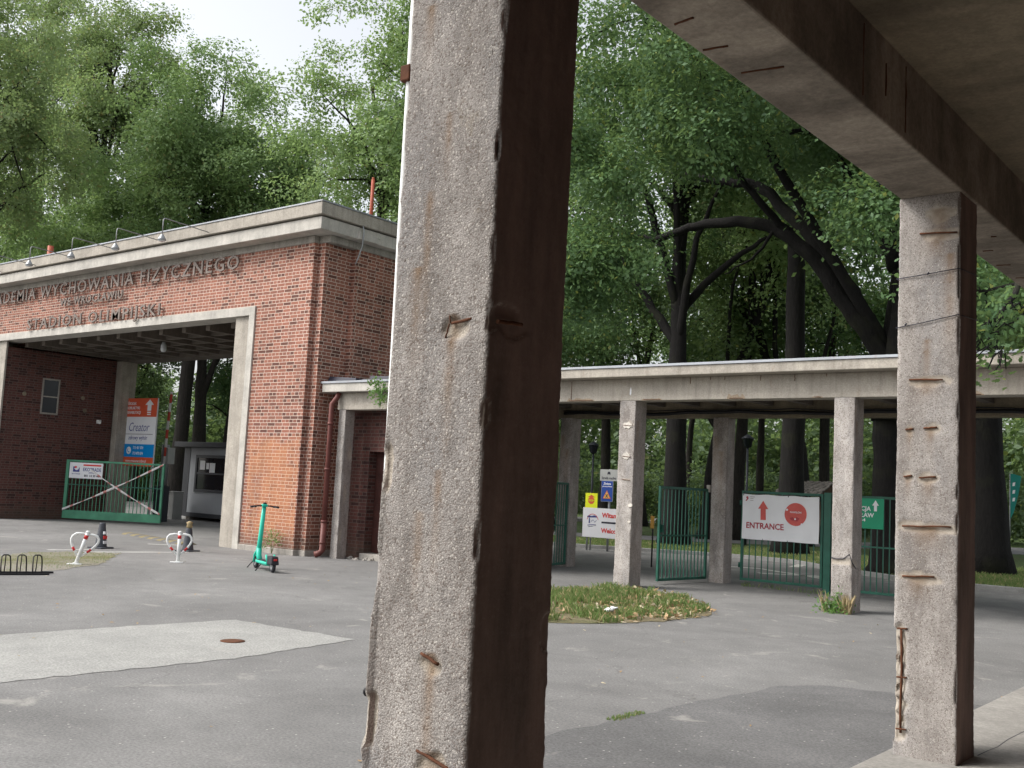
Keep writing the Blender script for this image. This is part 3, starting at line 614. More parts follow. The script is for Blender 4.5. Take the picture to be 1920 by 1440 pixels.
for i in range(16):
    x, y = rb.uniform(-17.2, -16.6), rb.uniform(15.8, 16.2); s_ = rb.uniform(.02, .06)
    tr.hexa([(x-s_, y-s_, .003), (x+s_, y-s_*.6, .003), (x+s_*.8, y+s_, .003), (x-s_, y+s_*.7, .003), (x-s_*.6, y-s_*.5, s_), (x+s_*.5, y-s_*.3, s_*1.1), (x+s_*.4, y+s_*.5, s_*.8), (x-s_*.5, y+s_*.4, s_)])
o = tr.build('rubble', 'conc_grey'); tag(o, 'broken concrete rubble on the ground by the booth post', 'rubble', kind='stuff')

# ------------------------------------------------------------------ gatehouse
gh = thing('gatehouse', 'red brick gatehouse with concrete cornice, large letters and a wide vehicle passage', 'gatehouse', (-26.7, 17, 0), world=True)
pier = [(-20.12, 15.19), (-18.18, 15.19), (-18.18, 15.33), (-17.96, 15.33), (-17.96, 16.15), (-17.80, 16.15), (-17.80, 20.2), (-20.12, 20.2)]
MB().prism(pier, .13, 7.0).build('pier', 'brick', gh)
MB().prism([(-20.14, 15.155), (-18.15, 15.155), (-18.15, 15.30), (-17.93, 15.30), (-17.93, 16.12), (-17.77, 16.12), (-17.77, 20.2), (-20.14, 20.2)], -.02, .127).build('plinth', 'conc_grey', gh, .015)
MB().prism([(-33.30, 15.19), (-33.30, 20.2), (-35.6, 20.2), (-35.6, 15.19)], -.02, 7.0).build('pier', 'brick', gh)
MB().box(-33.298, -20.122, 15.19, 15.62, 5.685, 7.0).build('front_wall', 'brick', gh)
MB().box(-33.298, -20.122, 19.75, 20.2, 5.6, 7.0).build('rear_wall', 'brick', gh)
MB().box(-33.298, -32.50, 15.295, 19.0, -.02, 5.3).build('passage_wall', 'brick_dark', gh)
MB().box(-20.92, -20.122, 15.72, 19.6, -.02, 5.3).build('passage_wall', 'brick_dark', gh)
# concrete band, cornice slabs, flashing
MB().box(-35.62, -18.165, 15.165, 20.22, 7.003, 7.165).box(-18.164, -17.78, 15.31, 20.22, 7.003, 7.165).build('frieze', 'conc_grey', gh, .01)
MB().box(-36.0, -17.54, 14.80, 20.6, 7.168, 7.445).build('lower_cornice', 'conc_pale', gh, .012)
MB().box(-35.9, -17.64, 14.90, 20.5, 7.448, 7.475).build('cornice_joint', 'rust', gh)
MB().box(-36.1, -17.47, 14.73, 20.7, 7.478, 7.755).build('upper_cornice', 'conc', gh, .012)
MB().box(-36.12, -17.45, 14.71, 20.72, 7.758, 7.79).build('flashing', 'zinc', gh)
MB().box(-17.80, -17.50, 15.9, 16.55, 7.3, 7.34).box(-17.545, -17.50, 15.9, 16.5, 7.17, 7.30).build('repair_patch', 'conc_pale', gh, .004)
# frame round the passage
MB().box(-33.3, -20.12, 15.15, 15.186, 5.47, 5.68).box(-33.3, -20.12, 15.1865, 15.72, 5.47, 5.684).build('lintel', 'conc_pale', gh, .006)
MB().box(-20.33, -20.119, 15.15, 15.72, -.02, 5.469).build('frame_jamb', 'conc_pale', gh, .006)
MB().box(-33.301, -33.09, 15.15, 15.72, -.02, 5.469).build('frame_jamb', 'conc_pale', gh, .006)
MB().box(-20.93, -20.42, 15.23, 15.71, -.02, 5.468).box(-20.418, -20.332, 15.40, 15.71, -.02, 5.468).build('pilaster', 'conc', gh, .008)
MB().box(-33.0, -32.46, 15.23, 15.29, -.02, 5.468).box(-33.088, -33.002, 15.25, 15.29, -.02, 5.468).build('pilaster', 'conc', gh, .008)
MB().box(-32.62, -32.22, 19.02, 19.6, -.02, 5.3).build('rear_pilaster', 'conc', gh, .008)
MB().box(-21.0, -20.6, 19.62, 20.1, -.02, 5.3).build('rear_pilaster', 'conc', gh, .008)
MB().box(-33.29, -20.13, 19.05, 19.74, 5.302, 5.75).build('rear_beam', 'ceil_dark', gh, .01)
MB().box(-33.29, -20.13, 15.73, 19.04, 5.62, 5.74).build('ceiling', 'ceil_dark', gh)
for x in np.arange(-32.3, -20.5, 1.05): MB().box(x, x+.17, 15.73, 19.04, 5.33, 5.618).build('ceiling_rib', 'ceil_dark', gh)
for y in (16.5, 17.35, 18.2): MB().box(-33.28, -20.14, y, y+.14, 5.36, 5.615).build('ceiling_rib', 'ceil_dark', gh)
wdw = MB().box(-32.52, -32.485, 16.50, 17.08, 3.32, 3.37).box(-32.52, -32.485, 16.50, 17.08, 4.41, 4.46).box(-32.52, -32.485, 16.50, 16.55, 3.371, 4.409).box(-32.52, -32.485, 17.03, 17.08, 3.371, 4.409).box(-32.52, -32.488, 16.551, 17.029, 3.86, 3.90).build('window', 'conc_grey', gh)
MB().box(-32.515, -32.498, 16.551, 17.029, 3.371, 4.409).build('pane', 'glass', wdw)
o = MB().box(-32.5, -32.40, 18.44, 18.56, 3.16, 3.28).tube([(-32.42, 18.5, 3.22), (-32.25, 18.42, 3.18)], .045, 10).build('wall_camera', 'white', None, .006); tag(o, 'small white camera on the dark passage wall', 'camera')
for i, (y, z) in enumerate(((17.9, 3.95), (18.0, 3.55), (15.95, 3.9))):
    MB().lathe([(.075, 0), (.06, .01), (.03, .014)], n=9).build('plaster_patch', 'conc_soot', gh, xf=Matrix.Translation((-32.503, y, z)) @ Matrix.Rotation(R(90), 4, 'Y'))
lp = thing('hanging_lamp', 'small lamp hanging from the dark ceiling of the vehicle passage', 'lamp', (-26.6, 16.95, 5.33), world=False)
MB().tube([(0, 0, .28), (0, 0, 0)], .012, 6).build('stem', 'black', lp)
MB().lathe([(.05, .06), (.06, 0), (.08, -.02), (.085, -.16), (.06, -.22), (.02, -.235)], n=14).build('lamp_glass', 'lampglass', lp)
# inscription
for body, size, xc, z, wid, in (('AKADEMIA WYCHOWANIA FIZYCZNEGO', .50, -27.45, 6.63, 13.3), ('WE WROCŁAWIU', .31, -27.5, 6.30, 3.3), ('STADION OLIMPIJSKI', .45, -27.5, 5.71, 7.0)):
    t = text(body, size, gh, 'letters', (0, 0, 0), 'inscription', 1.0, .016, 'CENTER', .004, track=1.18)
    xs = [v.co.x for v in t.data.vertices]; k = wid/(max(xs)-min(xs)); xm = (max(xs)+min(xs))/2
    for v in t.data.vertices: v.co.x = (v.co.x-xm)*k+xc; v.co.y += 15.10; v.co.z += z
    pins = MB(); xsv = sorted(set(round(v.co.x, 1) for v in t.data.vertices))
    for x in xsv[::3]: pins.tube([(x, 15.10, z+size*.35), (x, 15.2, z+size*.35)], .008, 5, caps=False)
    pins.build('letter_pin', 'letters', t)
# loose strip hanging off the side cornice
o = MB().tube([(-17.50, 15.98, 7.50), (-17.44, 15.98, 7.35), (-17.46, 15.97, 7.0), (-17.56, 15.95, 6.72), (-17.62, 15.94, 6.60)], .016, 6).build('loose_strip', 'galv'); tag(o, 'bent grey metal strip hanging from the side cornice', 'strip')
# floodlights
def floodlight():
    t = thing('floodlight', 'x', 'floodlight', (0, 0, 0), group='floodlights on arms along the cornice')
    MB().tube([(0, 0, 0), (0, -1.16, .06), (0, -1.22, .05), (0, -1.24, 0), (0, -1.24, -.33)], .012, 8).build('arm', 'galv', t)
    MB().lathe([(.035, .0), (.045, -.03), (.095, -.11), (.10, -.14)], (0, -1.24, -.33), 14).build('lamp_head', 'galv', t)
    MB().lathe([(.088, 0), (.088, -.012), (.05, -.03)], (0, -1.24, -.471), 14).build('lens', 'lampglass', t)
    return t
fl = floodlight()
fls = [(-21.6, 'floodlight on a bent arm nearest the gatehouse corner'), (-23.6, 'second floodlight on the cornice, counted from the gatehouse corner'), (-25.7, 'third floodlight on the cornice from the corner, above the middle letters'), (-27.9, 'fourth floodlight on the cornice, beside the red roof pipe stub'), (-30.1, 'floodlight on the cornice at the very left edge of the photo'), (-32.2, 'floodlight whose arm only just enters at the left edge')]
for i, (x, lb) in enumerate(fls):
    o = fl if i == 0 else dup(fl); o.location = (x, 14.72, 7.53); o['label'] = lb
# roof pipes
o = MB().tube([(-19.0, 17.6, 7.78), (-19.0, 17.6, 9.22)], .046, 12).tube([(-19.0, 17.6, 9.22), (-19.0, 17.6, 9.27)], .034, 10).build('vent_pipe', 'redpipe'); tag(o, 'tall red pipe standing on the gatehouse roof near its right corner', 'pipe')
o = MB().tube([(-34.8, 17.5, 7.78), (-34.8, 17.5, 9.2)], .10, 12).build('vent_pipe', 'redpipe'); tag(o, 'short red pipe stub showing above the gatehouse roof at the left', 'pipe')
# drainpipe
dp = thing('drainpipe', 'brown-red drainpipe running down the brick side of the gatehouse to the ground', 'drainpipe', (-17.56, 15.47, 0), world=True)
MB().tube([(-17.46, 15.58, 3.62), (-17.50, 15.55, 3.5), (-17.56, 15.47, 3.36), (-17.56, 15.47, .75)], .058, 14).build('upper_pipe', 'drain', dp)
MB().tube([(-17.56, 15.47, .76), (-17.56, 15.47, .16), (-17.60, 15.42, .09), (-17.66, 15.34, .06)], .068, 14).build('lower_pipe', 'drain', dp)
for z in (.76, 1.9, 2.9, .3): MB().tube([(-17.56, 15.47, z), (-17.56, 15.47, z+.05)], .074, 14).build('collar', 'drain', dp)

# ------------------------------------------------------------------ gates
def gate_leaf(t, w, z0, z1, mats, nb, rail=.05, bottom=.05, mid=True):
    fr = MB()
    fr.box(0, rail, -.025, .025, z0, z1).box(w-rail, w, -.025, .025, z0, z1)
    fr.box(rail, w-rail, -.024, .024, z1-rail, z1).box(rail, w-rail, -.024, .024, z0, z0+bottom)
    fr.build('frame', mats, t, .003)
    for i in range(nb):
        x = rail+(w-2*rail)*(i+1)/(nb+1)
        MB().box(x-.009, x+.009, -.009, .009, z0+bottom, z1-rail).build('bar', mats, t)
    if mid: MB().box(rail, w-rail, -.013, .013, z0+(z1-z0)*.47, z0+(z1-z0)*.47+.03).build('mid_rail', mats, t)
g2 = thing('gate', 'closed green barred gate carrying the white entrance banner', 'gate', (-9.74, 19.72, 0), 0, 'green barred gates of the colonnade'); gate_leaf(g2, 1.72, .10, 1.90, 'green', 11)
for z in (.35, 1.6): MB().tube([(-.03, 0, z), (-.03, 0, z+.1)], .022, 8).build('hinge', 'green', g2)
o = MB().box(-8.0, -7.86, 19.68, 19.80, -.01, 1.93).build('gate_post', 'green', None, .004); tag(o, 'square green steel post between the banner gate and the narrow gate', 'post')
g3 = thing('gate', 'closed green barred gate carrying the green arrow sign', 'gate', (-7.84, 19.74, 0), 0, 'green barred gates of the colonnade'); gate_leaf(g3, 1.60, .08, 1.90, 'green', 12)
MB().box(.06, .30, -.03, .03, .98, 1.16).build('lock_box', 'green', g3, .004)
ang = math.atan2(17.85-19.58, -10.585+10.45)
g1 = thing('gate', 'green barred gate swung open beside the right white-patched column', 'gate', (-10.45, 19.58, 0), ang, 'green barred gates of the colonnade'); gate_leaf(g1, 1.72, .06, 1.90, 'green', 12)
MB().box(1.60, 1.66, -.05, .05, 1.0, 1.15).build('lock_box', 'green', g1, .004)
g0 = thing('gate', 'green barred gate swung open next to the near concrete pillar', 'gate', (-14.0, 19.56, 0), math.atan2(-.98, .17), 'green barred gates of the colonnade'); gate_leaf(g0, 1.72, .06, 1.90, 'green', 12)

# banner with entrance print, laced to the gate
bn = thing('banner', 'white cloth banner with red arrow and ENTRANCE laced to a green gate', 'banner', (-9.70, 19.675, 0))
def cloth(x, z): return -.012*math.sin(x*5+z*3)*math.sin(z*4+1)-.008*math.sin(x*11-z*6)
nx, nz = 40, 24; BW, B0, B1 = 1.62, .935, 1.835
V = []; 
for j in range(nz+1):
    for i in range(nx+1):
        u, w_ = i/nx, j/nz; x = u*BW; z = B0+(B1-B0)*w_-.012*math.sin(u*math.pi*3)**2*(1 if w_ > .9 else .4 if w_ < .1 else 0)
        V.append((x, cloth(x, z)-.02, z))
F = [[j*(nx+1)+i, j*(nx+1)+i+1, (j+1)*(nx+1)+i+1, (j+1)*(nx+1)+i] for j in range(nz) for i in range(nx)]
np_mesh('cloth', V, F, 'banner', bn, True)
def on_cloth(o, lift=.006):
    for v in o.data.vertices: v.co.y = cloth(v.co.x, v.co.z)-.02-lift+min(0, v.co.y)*.1
    return o
def subdiv_poly(pts, name, mat, parent, lift):      # print cut into small faces so that it follows the cloth
    import bmesh
    b = bmesh.new(); vs = [b.verts.new((x, 0, z)) for x, z in pts]; b.faces.new(vs)
    for k in range(1, 40):
        for no, c in (((1, 0, 0), (k*.05, 0, 0)), ((0, 0, 1), (0, 0, k*.05))): bmesh.ops.bisect_plane(b, geom=b.verts[:]+b.edges[:]+b.faces[:], plane_co=c, plane_no=no)
    me = bpy.data.meshes.new(name); b.to_mesh(me); b.free(); me.materials.append(M[mat]); o = link(name, me, parent)
    for v in me.vertices: v.co.y = cloth(v.co.x, v.co.z)-.02-lift
    if me.polygons[0].normal.y > 0: me.flip_normals()
    return o
ax, az = .46, 1.33
subdiv_poly([(ax-.055, az), (ax+.055, az), (ax+.055, az+.22), (ax+.11, az+.22), (ax, az+.385), (ax-.11, az+.22), (ax-.055, az+.22)], 'arrow', 'banner_red', bn, .005)
circ = lambda cx, cz, r, n=28: [(cx+r*math.cos(2*math.pi*i/n), cz+r*math.sin(2*math.pi*i/n)) for i in range(n)]
subdiv_poly(circ(1.14, 1.475, .225), 'emblem', 'banner_red', bn, .005)
subdiv_poly([(1.02, 1.40), (1.05, 1.36), (1.18, 1.34), (1.22, 1.40), (1.16, 1.43), (1.12, 1.39), (1.08, 1.42)], 'emblem_figure', 'banner_dark', bn, .008)
for cx, cz, r in ((.965, 1.56, .022), (1.27, 1.29, .022), (1.13, 1.385, .018)): subdiv_poly(circ(cx, cz, r, 12), 'emblem_dot', 'banner', bn, .009)
o = text('PAWILON', .05, bn, 'banner', (1.14, 0, 1.50), 'emblem_lettering', 1, .001, 'CENTER', .001); on_cloth(o, .009)
o = text('ENTRANCE', .165, bn, 'banner_dark', (.10, 0, 1.155), 'lettering', 1.0, .001, 'LEFT', .004); xs = [v.co.x for v in o.data.vertices]; k = .80/(max(xs)-min(xs))
for v in o.data.vertices: v.co.x = .10+(v.co.x-min(xs))*k
on_cloth(o, .006)
subdiv_poly([(.06, 1.70), (.085, 1.69), (.13, 1.745), (.12, 1.785), (.09, 1.79), (.075, 1.76), (.095, 1.74)], 'emblem', 'banner_dark', bn, .006)
for z in (1.775, 1.745, 1.705): subdiv_poly([(.165, z), (.165, z+.008), (.165+(.10 if z > 1.75 else .07), z+.008), (.165+(.10 if z > 1.75 else .07), z)], 'small_print', 'letters', bn, .006)
for x in (.02, .46, .98, 1.60): MB().tube([(x, -.03, B1-.03), (x+.006, .0, B1+.03)], .008, 6).build('tie', 'black', bn)
for x in (.46, .98): MB().tube([(x, -.03, B0+.02), (x+.004, .0, B0-.04)], .007, 6).build('tie', 'black', bn)

def sign(name, label, cat, loc, w, h, mat, rz=0, thick=.012, border=None):
    t = thing(name, label, cat, loc, rz)
    MB().box(-w/2, w/2, 0, thick, 0, h).build('panel', mat, t, .002)
    if border: MB().box(-w/2-.006, w/2+.006, .002, thick+.004, -.006, h+.006).build('border', border, t)
    return t
def arrow(t, cx, z0, w, h, mat, y=-.002):
    return MB().prism([(cx-w*.22, z0), (cx+w*.22, z0), (cx+w*.22, z0+h*.52), (cx+w*.5, z0+h*.52), (cx, z0+h), (cx-w*.5, z0+h*.52), (cx-w*.22, z0+h*.52)], .0, .004, axis='y').build('arrow', mat, t, xf=Matrix.Translation((0, y+.002, 0)))
gs = sign('direction_sign', 'green sign with white upward arrow on the right colonnade gate', 'sign', (-7.23, 19.69, 1.29), .76, .565, 'sign_green')
arrow(gs, .225, .33, .125, .205, 'sign_white')
text('TACJA', .115, gs, 'sign_white', (.135, -.002, .335), align='RIGHT', bold=.003); text('WROCŁAW', .112, gs, 'sign_white', (.195, -.002, .215), align='RIGHT', bold=.003); text('N P-4', .075, gs, 'sign_white', (.035, -.002, .135), align='RIGHT', bold=.003)

# signs on the far side of the gates
def pole(t, x, y, z0, z1, r=.025): return MB().tube([(x, y, z0), (x, y, z1)], r, 10).build('pole', 'galv', t)
wb = sign('welcome_board', 'white welcome board with red lettering behind the gates', 'sign', (-14.58, 22.3, .58), 1.44, .74, 'sign_white')
for x in (-.6, .6): pole(wb, x, .05, -.6, .7)
o = text('Witamy', .165, wb, 'sign_red', (-.13, -.002, .515), bold=.005); text('Welcome', .165, wb, 'sign_red', (-.14, -.002, .13), bold=.005)
MB().box(-.14, .60, -.004, 0, .365, .41).build('printed_bar', 'ink', wb)
SH = Matrix.Translation((.155, 0, -.03))
em = MB()
for i in range(14):
    a, b = R(10+160*i/14), R(10+160*(i+1)/14)
    em.hexa([(-.57+.165*math.cos(q)*k, y, .44+.165*math.sin(q)*k) for y in (-.003, 0) for q, k in ((a, 1), (b, 1), (b, 1.09), (a, 1.09))])
em.build('emblem_arc', 'sign_red', wb, xf=SH)
MB().prism([(-.72, .52), (-.44, .53), (-.43, .55), (-.52, .585), (-.60, .56), (-.70, .575), (-.74, .55)], 0, .003, axis='y').prism([(-.68, .515), (-.655, .515), (-.645, .38), (-.69, .38)], 0, .003, axis='y').build('emblem_figure', 'ink_blue', wb, xf=SH)
MB().tube([(-.62, -.002, .42), (-.55, -.002, .47), (-.50, -.002, .41), (-.45, -.002, .46)], .006, 5).tube([(-.72, -.002, .33), (-.58, -.002, .35), (-.46, -.002, .34)], .008, 5).tube([(-.70, -.002, .29), (-.55, -.002, .31)], .005, 5).build('emblem_script', 'ink_blue', wb, xf=SH)
zs = sign('zone_sign', 'grey traffic zone sign with small car symbol, topmost on the sign pole', 'sign', (-14.66, 22.46, 2.02), .54, .29, 'sign_grey')
text('Strefa ruchu', .088, zs, 'ink', (0, -.002, .045), align='CENTER', bold=.001)
MB().prism([(-.045, .17), (.045, .17), (.045, .20), (.028, .235), (-.028, .235), (-.045, .20)], 0, .003, axis='y').prism([(-.042, .155), (-.026, .155), (-.026, .17), (-.042, .17)], 0, .003, axis='y').prism([(.026, .155), (.042, .155), (.042, .17), (.026, .17)], 0, .003, axis='y').build('car_symbol', 'ink', zs)
bs = sign('priority_sign', 'blue rectangular sign with amber warning triangle below the grey sign', 'sign', (-14.70, 22.46, 1.50), .34, .515, 'sign_navy', border='sign_grey')
text('Zmiana', .075, bs, 'sign_white', (0, -.002, .425), align='CENTER', bold=.002, shear=.15); text('pierwszeństwa', .048, bs, 'sign_white', (0, -.002, .365), align='CENTER', bold=.001, shear=.15)
MB().prism([(-.12, .07), (.12, .07), (0, .285)], 0, .003, axis='y').build('warning_border', 'sign_red', bs); MB().prism([(-.10, .08), (.10, .08), (0, .265)], 0, .003, axis='y').build('warning_triangle', 'amber', bs, xf=Matrix.Translation((0, -.003, 0)))
MB().prism([(-.04, .10), (-.025, .09), (.04, .175), (.025, .185)], 0, .003, axis='y').prism([(.04, .10), (.025, .09), (-.04, .175), (-.025, .185)], 0.0005, .0035, axis='y').build('cross_symbol', 'ink', bs, xf=Matrix.Translation((0, -.006, 0)))
sp = thing('sign_pole', 'thin grey steel pole carrying the grey and blue traffic signs', 'pole', (-14.66, 22.52, 0)); pole(sp, 0, 0, -.03, 2.32, .03)
MB().box(-.03, .03, -.035, 0, 2.1, 2.16).box(-.03, .03, -.035, 0, 1.75, 1.81).build('bracket', 'galv', sp)
ys = sign('stop_notice', 'yellow notice with a red stop octagon above the welcome board', 'sign', (-15.14, 22.42, 1.315), .37, .375, 'sign_yellow')
MB().prism([(.10*math.cos(R(22.5+45*i)), .19+.10*math.sin(R(22.5+45*i))) for i in range(8)], 0, .003, axis='y').build('octagon', 'sign_orange', ys); text('STOP', .06, ys, 'sign_yellow', (0, -.005, .165), align='CENTER', bold=.002)
MB().prism([(-.11, .27), (.11, .27), (.0, .335)], 0, .002, axis='y').build('roof_symbol', 'sign_orange', ys)
pole(ys, -.0, .03, -1.34, .36, .02)
for o in (wb, zs, bs, sp, ys):            # set back at the edge of the drive
    o.location = ((o.location.x-.15)*1.166, o.location.y*1.166, 1.7+(o.location.z-1.7)*1.166); o.scale = (1.166,)*3
mk = thing('marker_sign', 'small yellow marker on a thin dark stake beside the free edge of the open gate', 'marker', (-13.2, 22.0, 0))
MB().box(-.05, .05, -.02, 0, .92, 1.22).build('plate', 'amber', mk, .003); MB().tube([(0, .02, -.03), (0, .02, 1.2)], .02, 8).build('stake', 'black', mk)

# ------------------------------------------------------------------ things in and behind the gatehouse passage
ga = math.atan2(19.15-17.4, -29.42+32.2); gw = math.hypot(19.15-17.4, 2.78)
vg = thing('sliding_gate', 'faded green vehicle gate parked open against the brick passage wall', 'gate', (-32.2, 17.4, 0), ga)
fr = MB().box(0, .10, -.04, .04, .32, 1.92).box(gw-.07, gw, -.04, .04, .32, 1.92).box(.10, gw-.07, -.035, .035, 1.86, 1.92).build('frame', 'green_pale', vg, .004)
MB().box(0, gw, -.045, .045, .06, .319).build('bottom_plate', 'green_pale', vg, .004)
for i in range(24): x = .10+(gw-.17)*(i+1)/25; MB().box(x-.009, x+.009, -.009, .009, .32, 1.86).build('bar', 'green_pale', vg)
MB().box(.10, gw-.07, -.012, .012, 1.12, 1.15).build('mid_rail', 'green', vg)
MB().tube([(.12, .02, .34), (gw-.1, .02, 1.84)], .010, 6).build('brace', 'green', vg)
def tape_strip(a, b, label):
    a, b = Vector(a), Vector(b); me = MB(); n = 14; L = (b-a).length; o0 = len(me.v)
    for i in range(n+1):
        t = i/n; p = a.lerp(b, t); p.z -= .10*math.sin(math.pi*t)*.5; w = Vector((0, .012*math.sin(t*9), .028*(1+.5*math.cos(t*14))))
        me.v += [tuple(p-w), tuple(p+w), tuple(p+w+Vector((0, .004, 0))), tuple(p-w+Vector((0, .004, 0)))]
    for i in range(n):
        q = i*4; u0, u1 = i/n*L, (i+1)/n*L
        for s_ in range(4):
            s2 = (s_+1) % 4; me._f([q+s_, q+4+s_, q+4+s2, q+s2], True, 0, [(u0, 0), (u1, 0), (u1, 1), (u0, 1)])
    o = me.build('barrier_tape', 'tape'); o.location = vg.location; o.rotation_euler = vg.rotation_euler
    return tag(o, label, 'tape', 'tapes crossed over the vehicle gate')
tape_strip((0, -.06, .33), (gw-.02, -.07, 1.90), 'red and white tape rising to the right corner of the vehicle gate')
tape_strip((.85, -.065, 1.62), (gw-.02, -.08, .34), 'red and white tape falling to the right from the trade sign')
es = thing('trade_sign', 'white trade sign with red strip and blue emblem on the green vehicle gate', 'sign', (-32.2+.72*math.cos(ga)-.0, 17.4+.72*math.sin(ga)-.06, 1.34), ga)
MB().box(-.56, .56, 0, .01, 0, .50).build('panel', 'sign_white', es, .002)
MB().box(-.10, .50, -.003, 0, .40, .45).build('printed_strip', 'sign_red', es)
text('EKOTRADE', .155, es, 'ink_blue', (.20, -.002, .235), align='CENTER', bold=.002, sx=.78); text('SYSTEM', .06, es, 'ink_blue', (.20, -.002, .165), align='CENTER', bold=.001)
text('801 14 30 44', .10, es, 'ink', (.20, -.002, .055), align='CENTER', bold=.002, sx=.95)
MB().prism([(-.44, .20), (-.22, .20), (-.22, .36), (-.27, .27), (-.34, .25), (-.40, .30), (-.38, .36), (-.44, .37)], 0, .003, axis='y').build('emblem', 'ink_blue', es)
MB().prism([(-.36+.05*math.cos(R(30*i)), .35+.035*math.sin(R(30*i))) for i in range(12)], 0, .002, axis='y').build('emblem_dot', 'sign_red', es)
text('EKOTRADE', .055, es, 'ink_blue', (-.33, -.002, .12), align='CENTER')
# tall advertising panel
cs = thing('advert_panel', 'tall advertising panel with orange, white and blue fields behind the vehicle gate', 'sign', (-31.55, 19.42, 0), R(4))
MB().box(-.90, .90, 0, .05, 1.82, 4.08).build('panel', 'sign_white', cs, .003)
MB().box(-.90, .90, -.004, 0, 3.46, 4.08).build('orange_field', 'sign_orange', cs); MB().box(-.90, .90, -.004, 0, 2.12, 2.55).build('blue_field', 'sign_blue', cs); MB().box(-.90, .90, -.004, 0, 1.82, 2.118).build('orange_strip', 'sign_orange', cs)
for x in (-.8, .8): MB().box(x-.04, x+.04, .051, .11, -.02, 4.0).build('post', 'galv', cs)
for s_, z in (('OŚRODEK', 3.86), ('PROFILAKTYKI', 3.71), ('I REHABILITACJI', 3.56)): text(s_, .135, cs, 'sign_white', (-.76, -.006, z), sx=.85, bold=.002)
arrow(cs, .50, 3.66, .46, .38, 'sign_white', -.006)
MB().box(.40, .60, -.008, -.004, 3.585, 3.63).box(.40, .60, -.008, -.004, 3.52, 3.555).build('arrow_dash', 'sign_white', cs)
text('Creator', .42, cs, 'ink_blue', (0, -.002, 2.98), align='CENTER', sx=.80, shear=.25, bold=-.003); MB().box(-.72, .78, -.003, 0, 2.875, 2.89).build('rule', 'ink', cs)
text('zdrowy wybór', .20, cs, 'ink_blue', (0, -.002, 2.70), align='CENTER', sx=.85, shear=.1)
MB().prism(circ(-.42, 2.335, .125), 0, .003, axis='y').build('phone_disc', 'sign_white', cs, xf=Matrix.Translation((0, -.004, 0)))
MB().tube([(-.46, -.009, 2.39), (-.47, -.009, 2.33), (-.42, -.009, 2.28), (-.37, -.009, 2.29)], .014, 6).build('phone_symbol', 'sign_blue', cs)
text('713 401 074', .135, cs, 'sign_white', (-.20, -.006, 2.385), sx=.8, bold=.002); text('713 470 074', .135, cs, 'sign_white', (-.20, -.006, 2.20), sx=.8, bold=.002)
text('www.creatorwroclaw.pl', .14, cs, 'sign_white', (0, -.006, 1.95), align='CENTER', sx=.8)
# raised barrier arm with its drive box
ba = thing('boom_barrier', 'red and white barrier arm raised upright beside the advertising panel', 'barrier', (-31.25, 20.3, 0))
MB().tube([(0, 0, 1.6), (.02, 0, 3.0), (.10, 0, 4.38)], .045, 8).build('arm', 'barrier', ba)
MB().box(-.55, -.15, .05, .4, -.02, 1.2).build('drive_housing', 'anthracite', ba, .02); MB().tube([(-.35, .25, 1.2), (-.35, .25, 2.6)], .13, 16).build('drum', 'galv', ba)
MB().box(-.10, .14, .02, .3, 1.95, 2.5).build('control_box', 'sign_grey', ba, .01)
# cabin
cbn = thing('guard_cabin', 'grey container cabin with dark roof and one dark window behind the passage', 'cabin', (-31.2, 22.6, 0))
MB().box(-2.3, 2.6, 0, 2.4, .12, 2.62).build('body', 'cabin', cbn, .01)
MB().box(-2.31, -1.95, -.012, 0, .12, 2.62).box(-1.949, 2.6, -.012, 0, .12, .27).build('corner_trim', 'anthracite', cbn)
MB().box(-2.5, 2.8, -.35, 2.6, 2.621, 2.80).build('roof', 'anthracite', cbn, .01)
for x in (-2.1, 0, 2.2): MB().box(x, x+.25, .1, 2.3, -.03, .12).build('foot', 'conc_grey', cbn)
cw = MB().box(-1.55, .9, -.04, 0, 1.02, 1.12).box(-1.55, .9, -.04, 0, 2.25, 2.35).box(-1.55, -1.45, -.04, 0, 1.12, 2.25).box(.8, .9, -.04, 0, 1.12, 2.25).box(-1.45, .8, -.035, 0, 1.66, 1.72).build('window', 'anthracite', cbn)
MB().box(-1.45, .8, -.012, 0, 1.12, 2.25).build('pane', 'glass', cw)
for x, z, w_, h in ((-1.30, 1.82, .30, .33), (-.92, 1.85, .16, .22), (-.72, 1.73, .32, .34)): MB().box(x, x+w_, -.016, -.0125, z, z+h).build('paper_notice', 'sign_white', cw)
o = MB().box(-33.35, -32.95, 21.9, 22.3, -.02, .95).box(-33.36, -32.94, 21.88, 22.32, .95, 1.0).build('utility_cabinet', 'sign_grey', None, .01); tag(o, 'small grey utility cabinet at the left end of the guard cabin', 'cabinet')
# speed hump
hm = thing('speed_hump', 'black and yellow striped speed hump in the vehicle passage', 'speed hump', (-23.7, 15.25, 0), math.atan2(-.85, 4.4))
hb = [(-.22, 0), (-.14, .035), (0, .05), (.14, .035), (.22, 0)]
for i in range(13):
    x0 = -1.6+i*.29; o_ = MB(); pv = [(x0, y, z+.001) for y, z in hb]+[(x0+.288, y, z+.001) for y, z in hb]; o_.v = pv
    for k in range(4): o_._f([k, 5+k, 6+k, k+1])
    o_._f([4, 3, 2, 1, 0]); o_._f([5, 6, 7, 8, 9]); o_._f([0, 4, 9, 5])
    o_.build('segment', 'asphalt_dark' if i % 2 else 'lineyellow', hm)

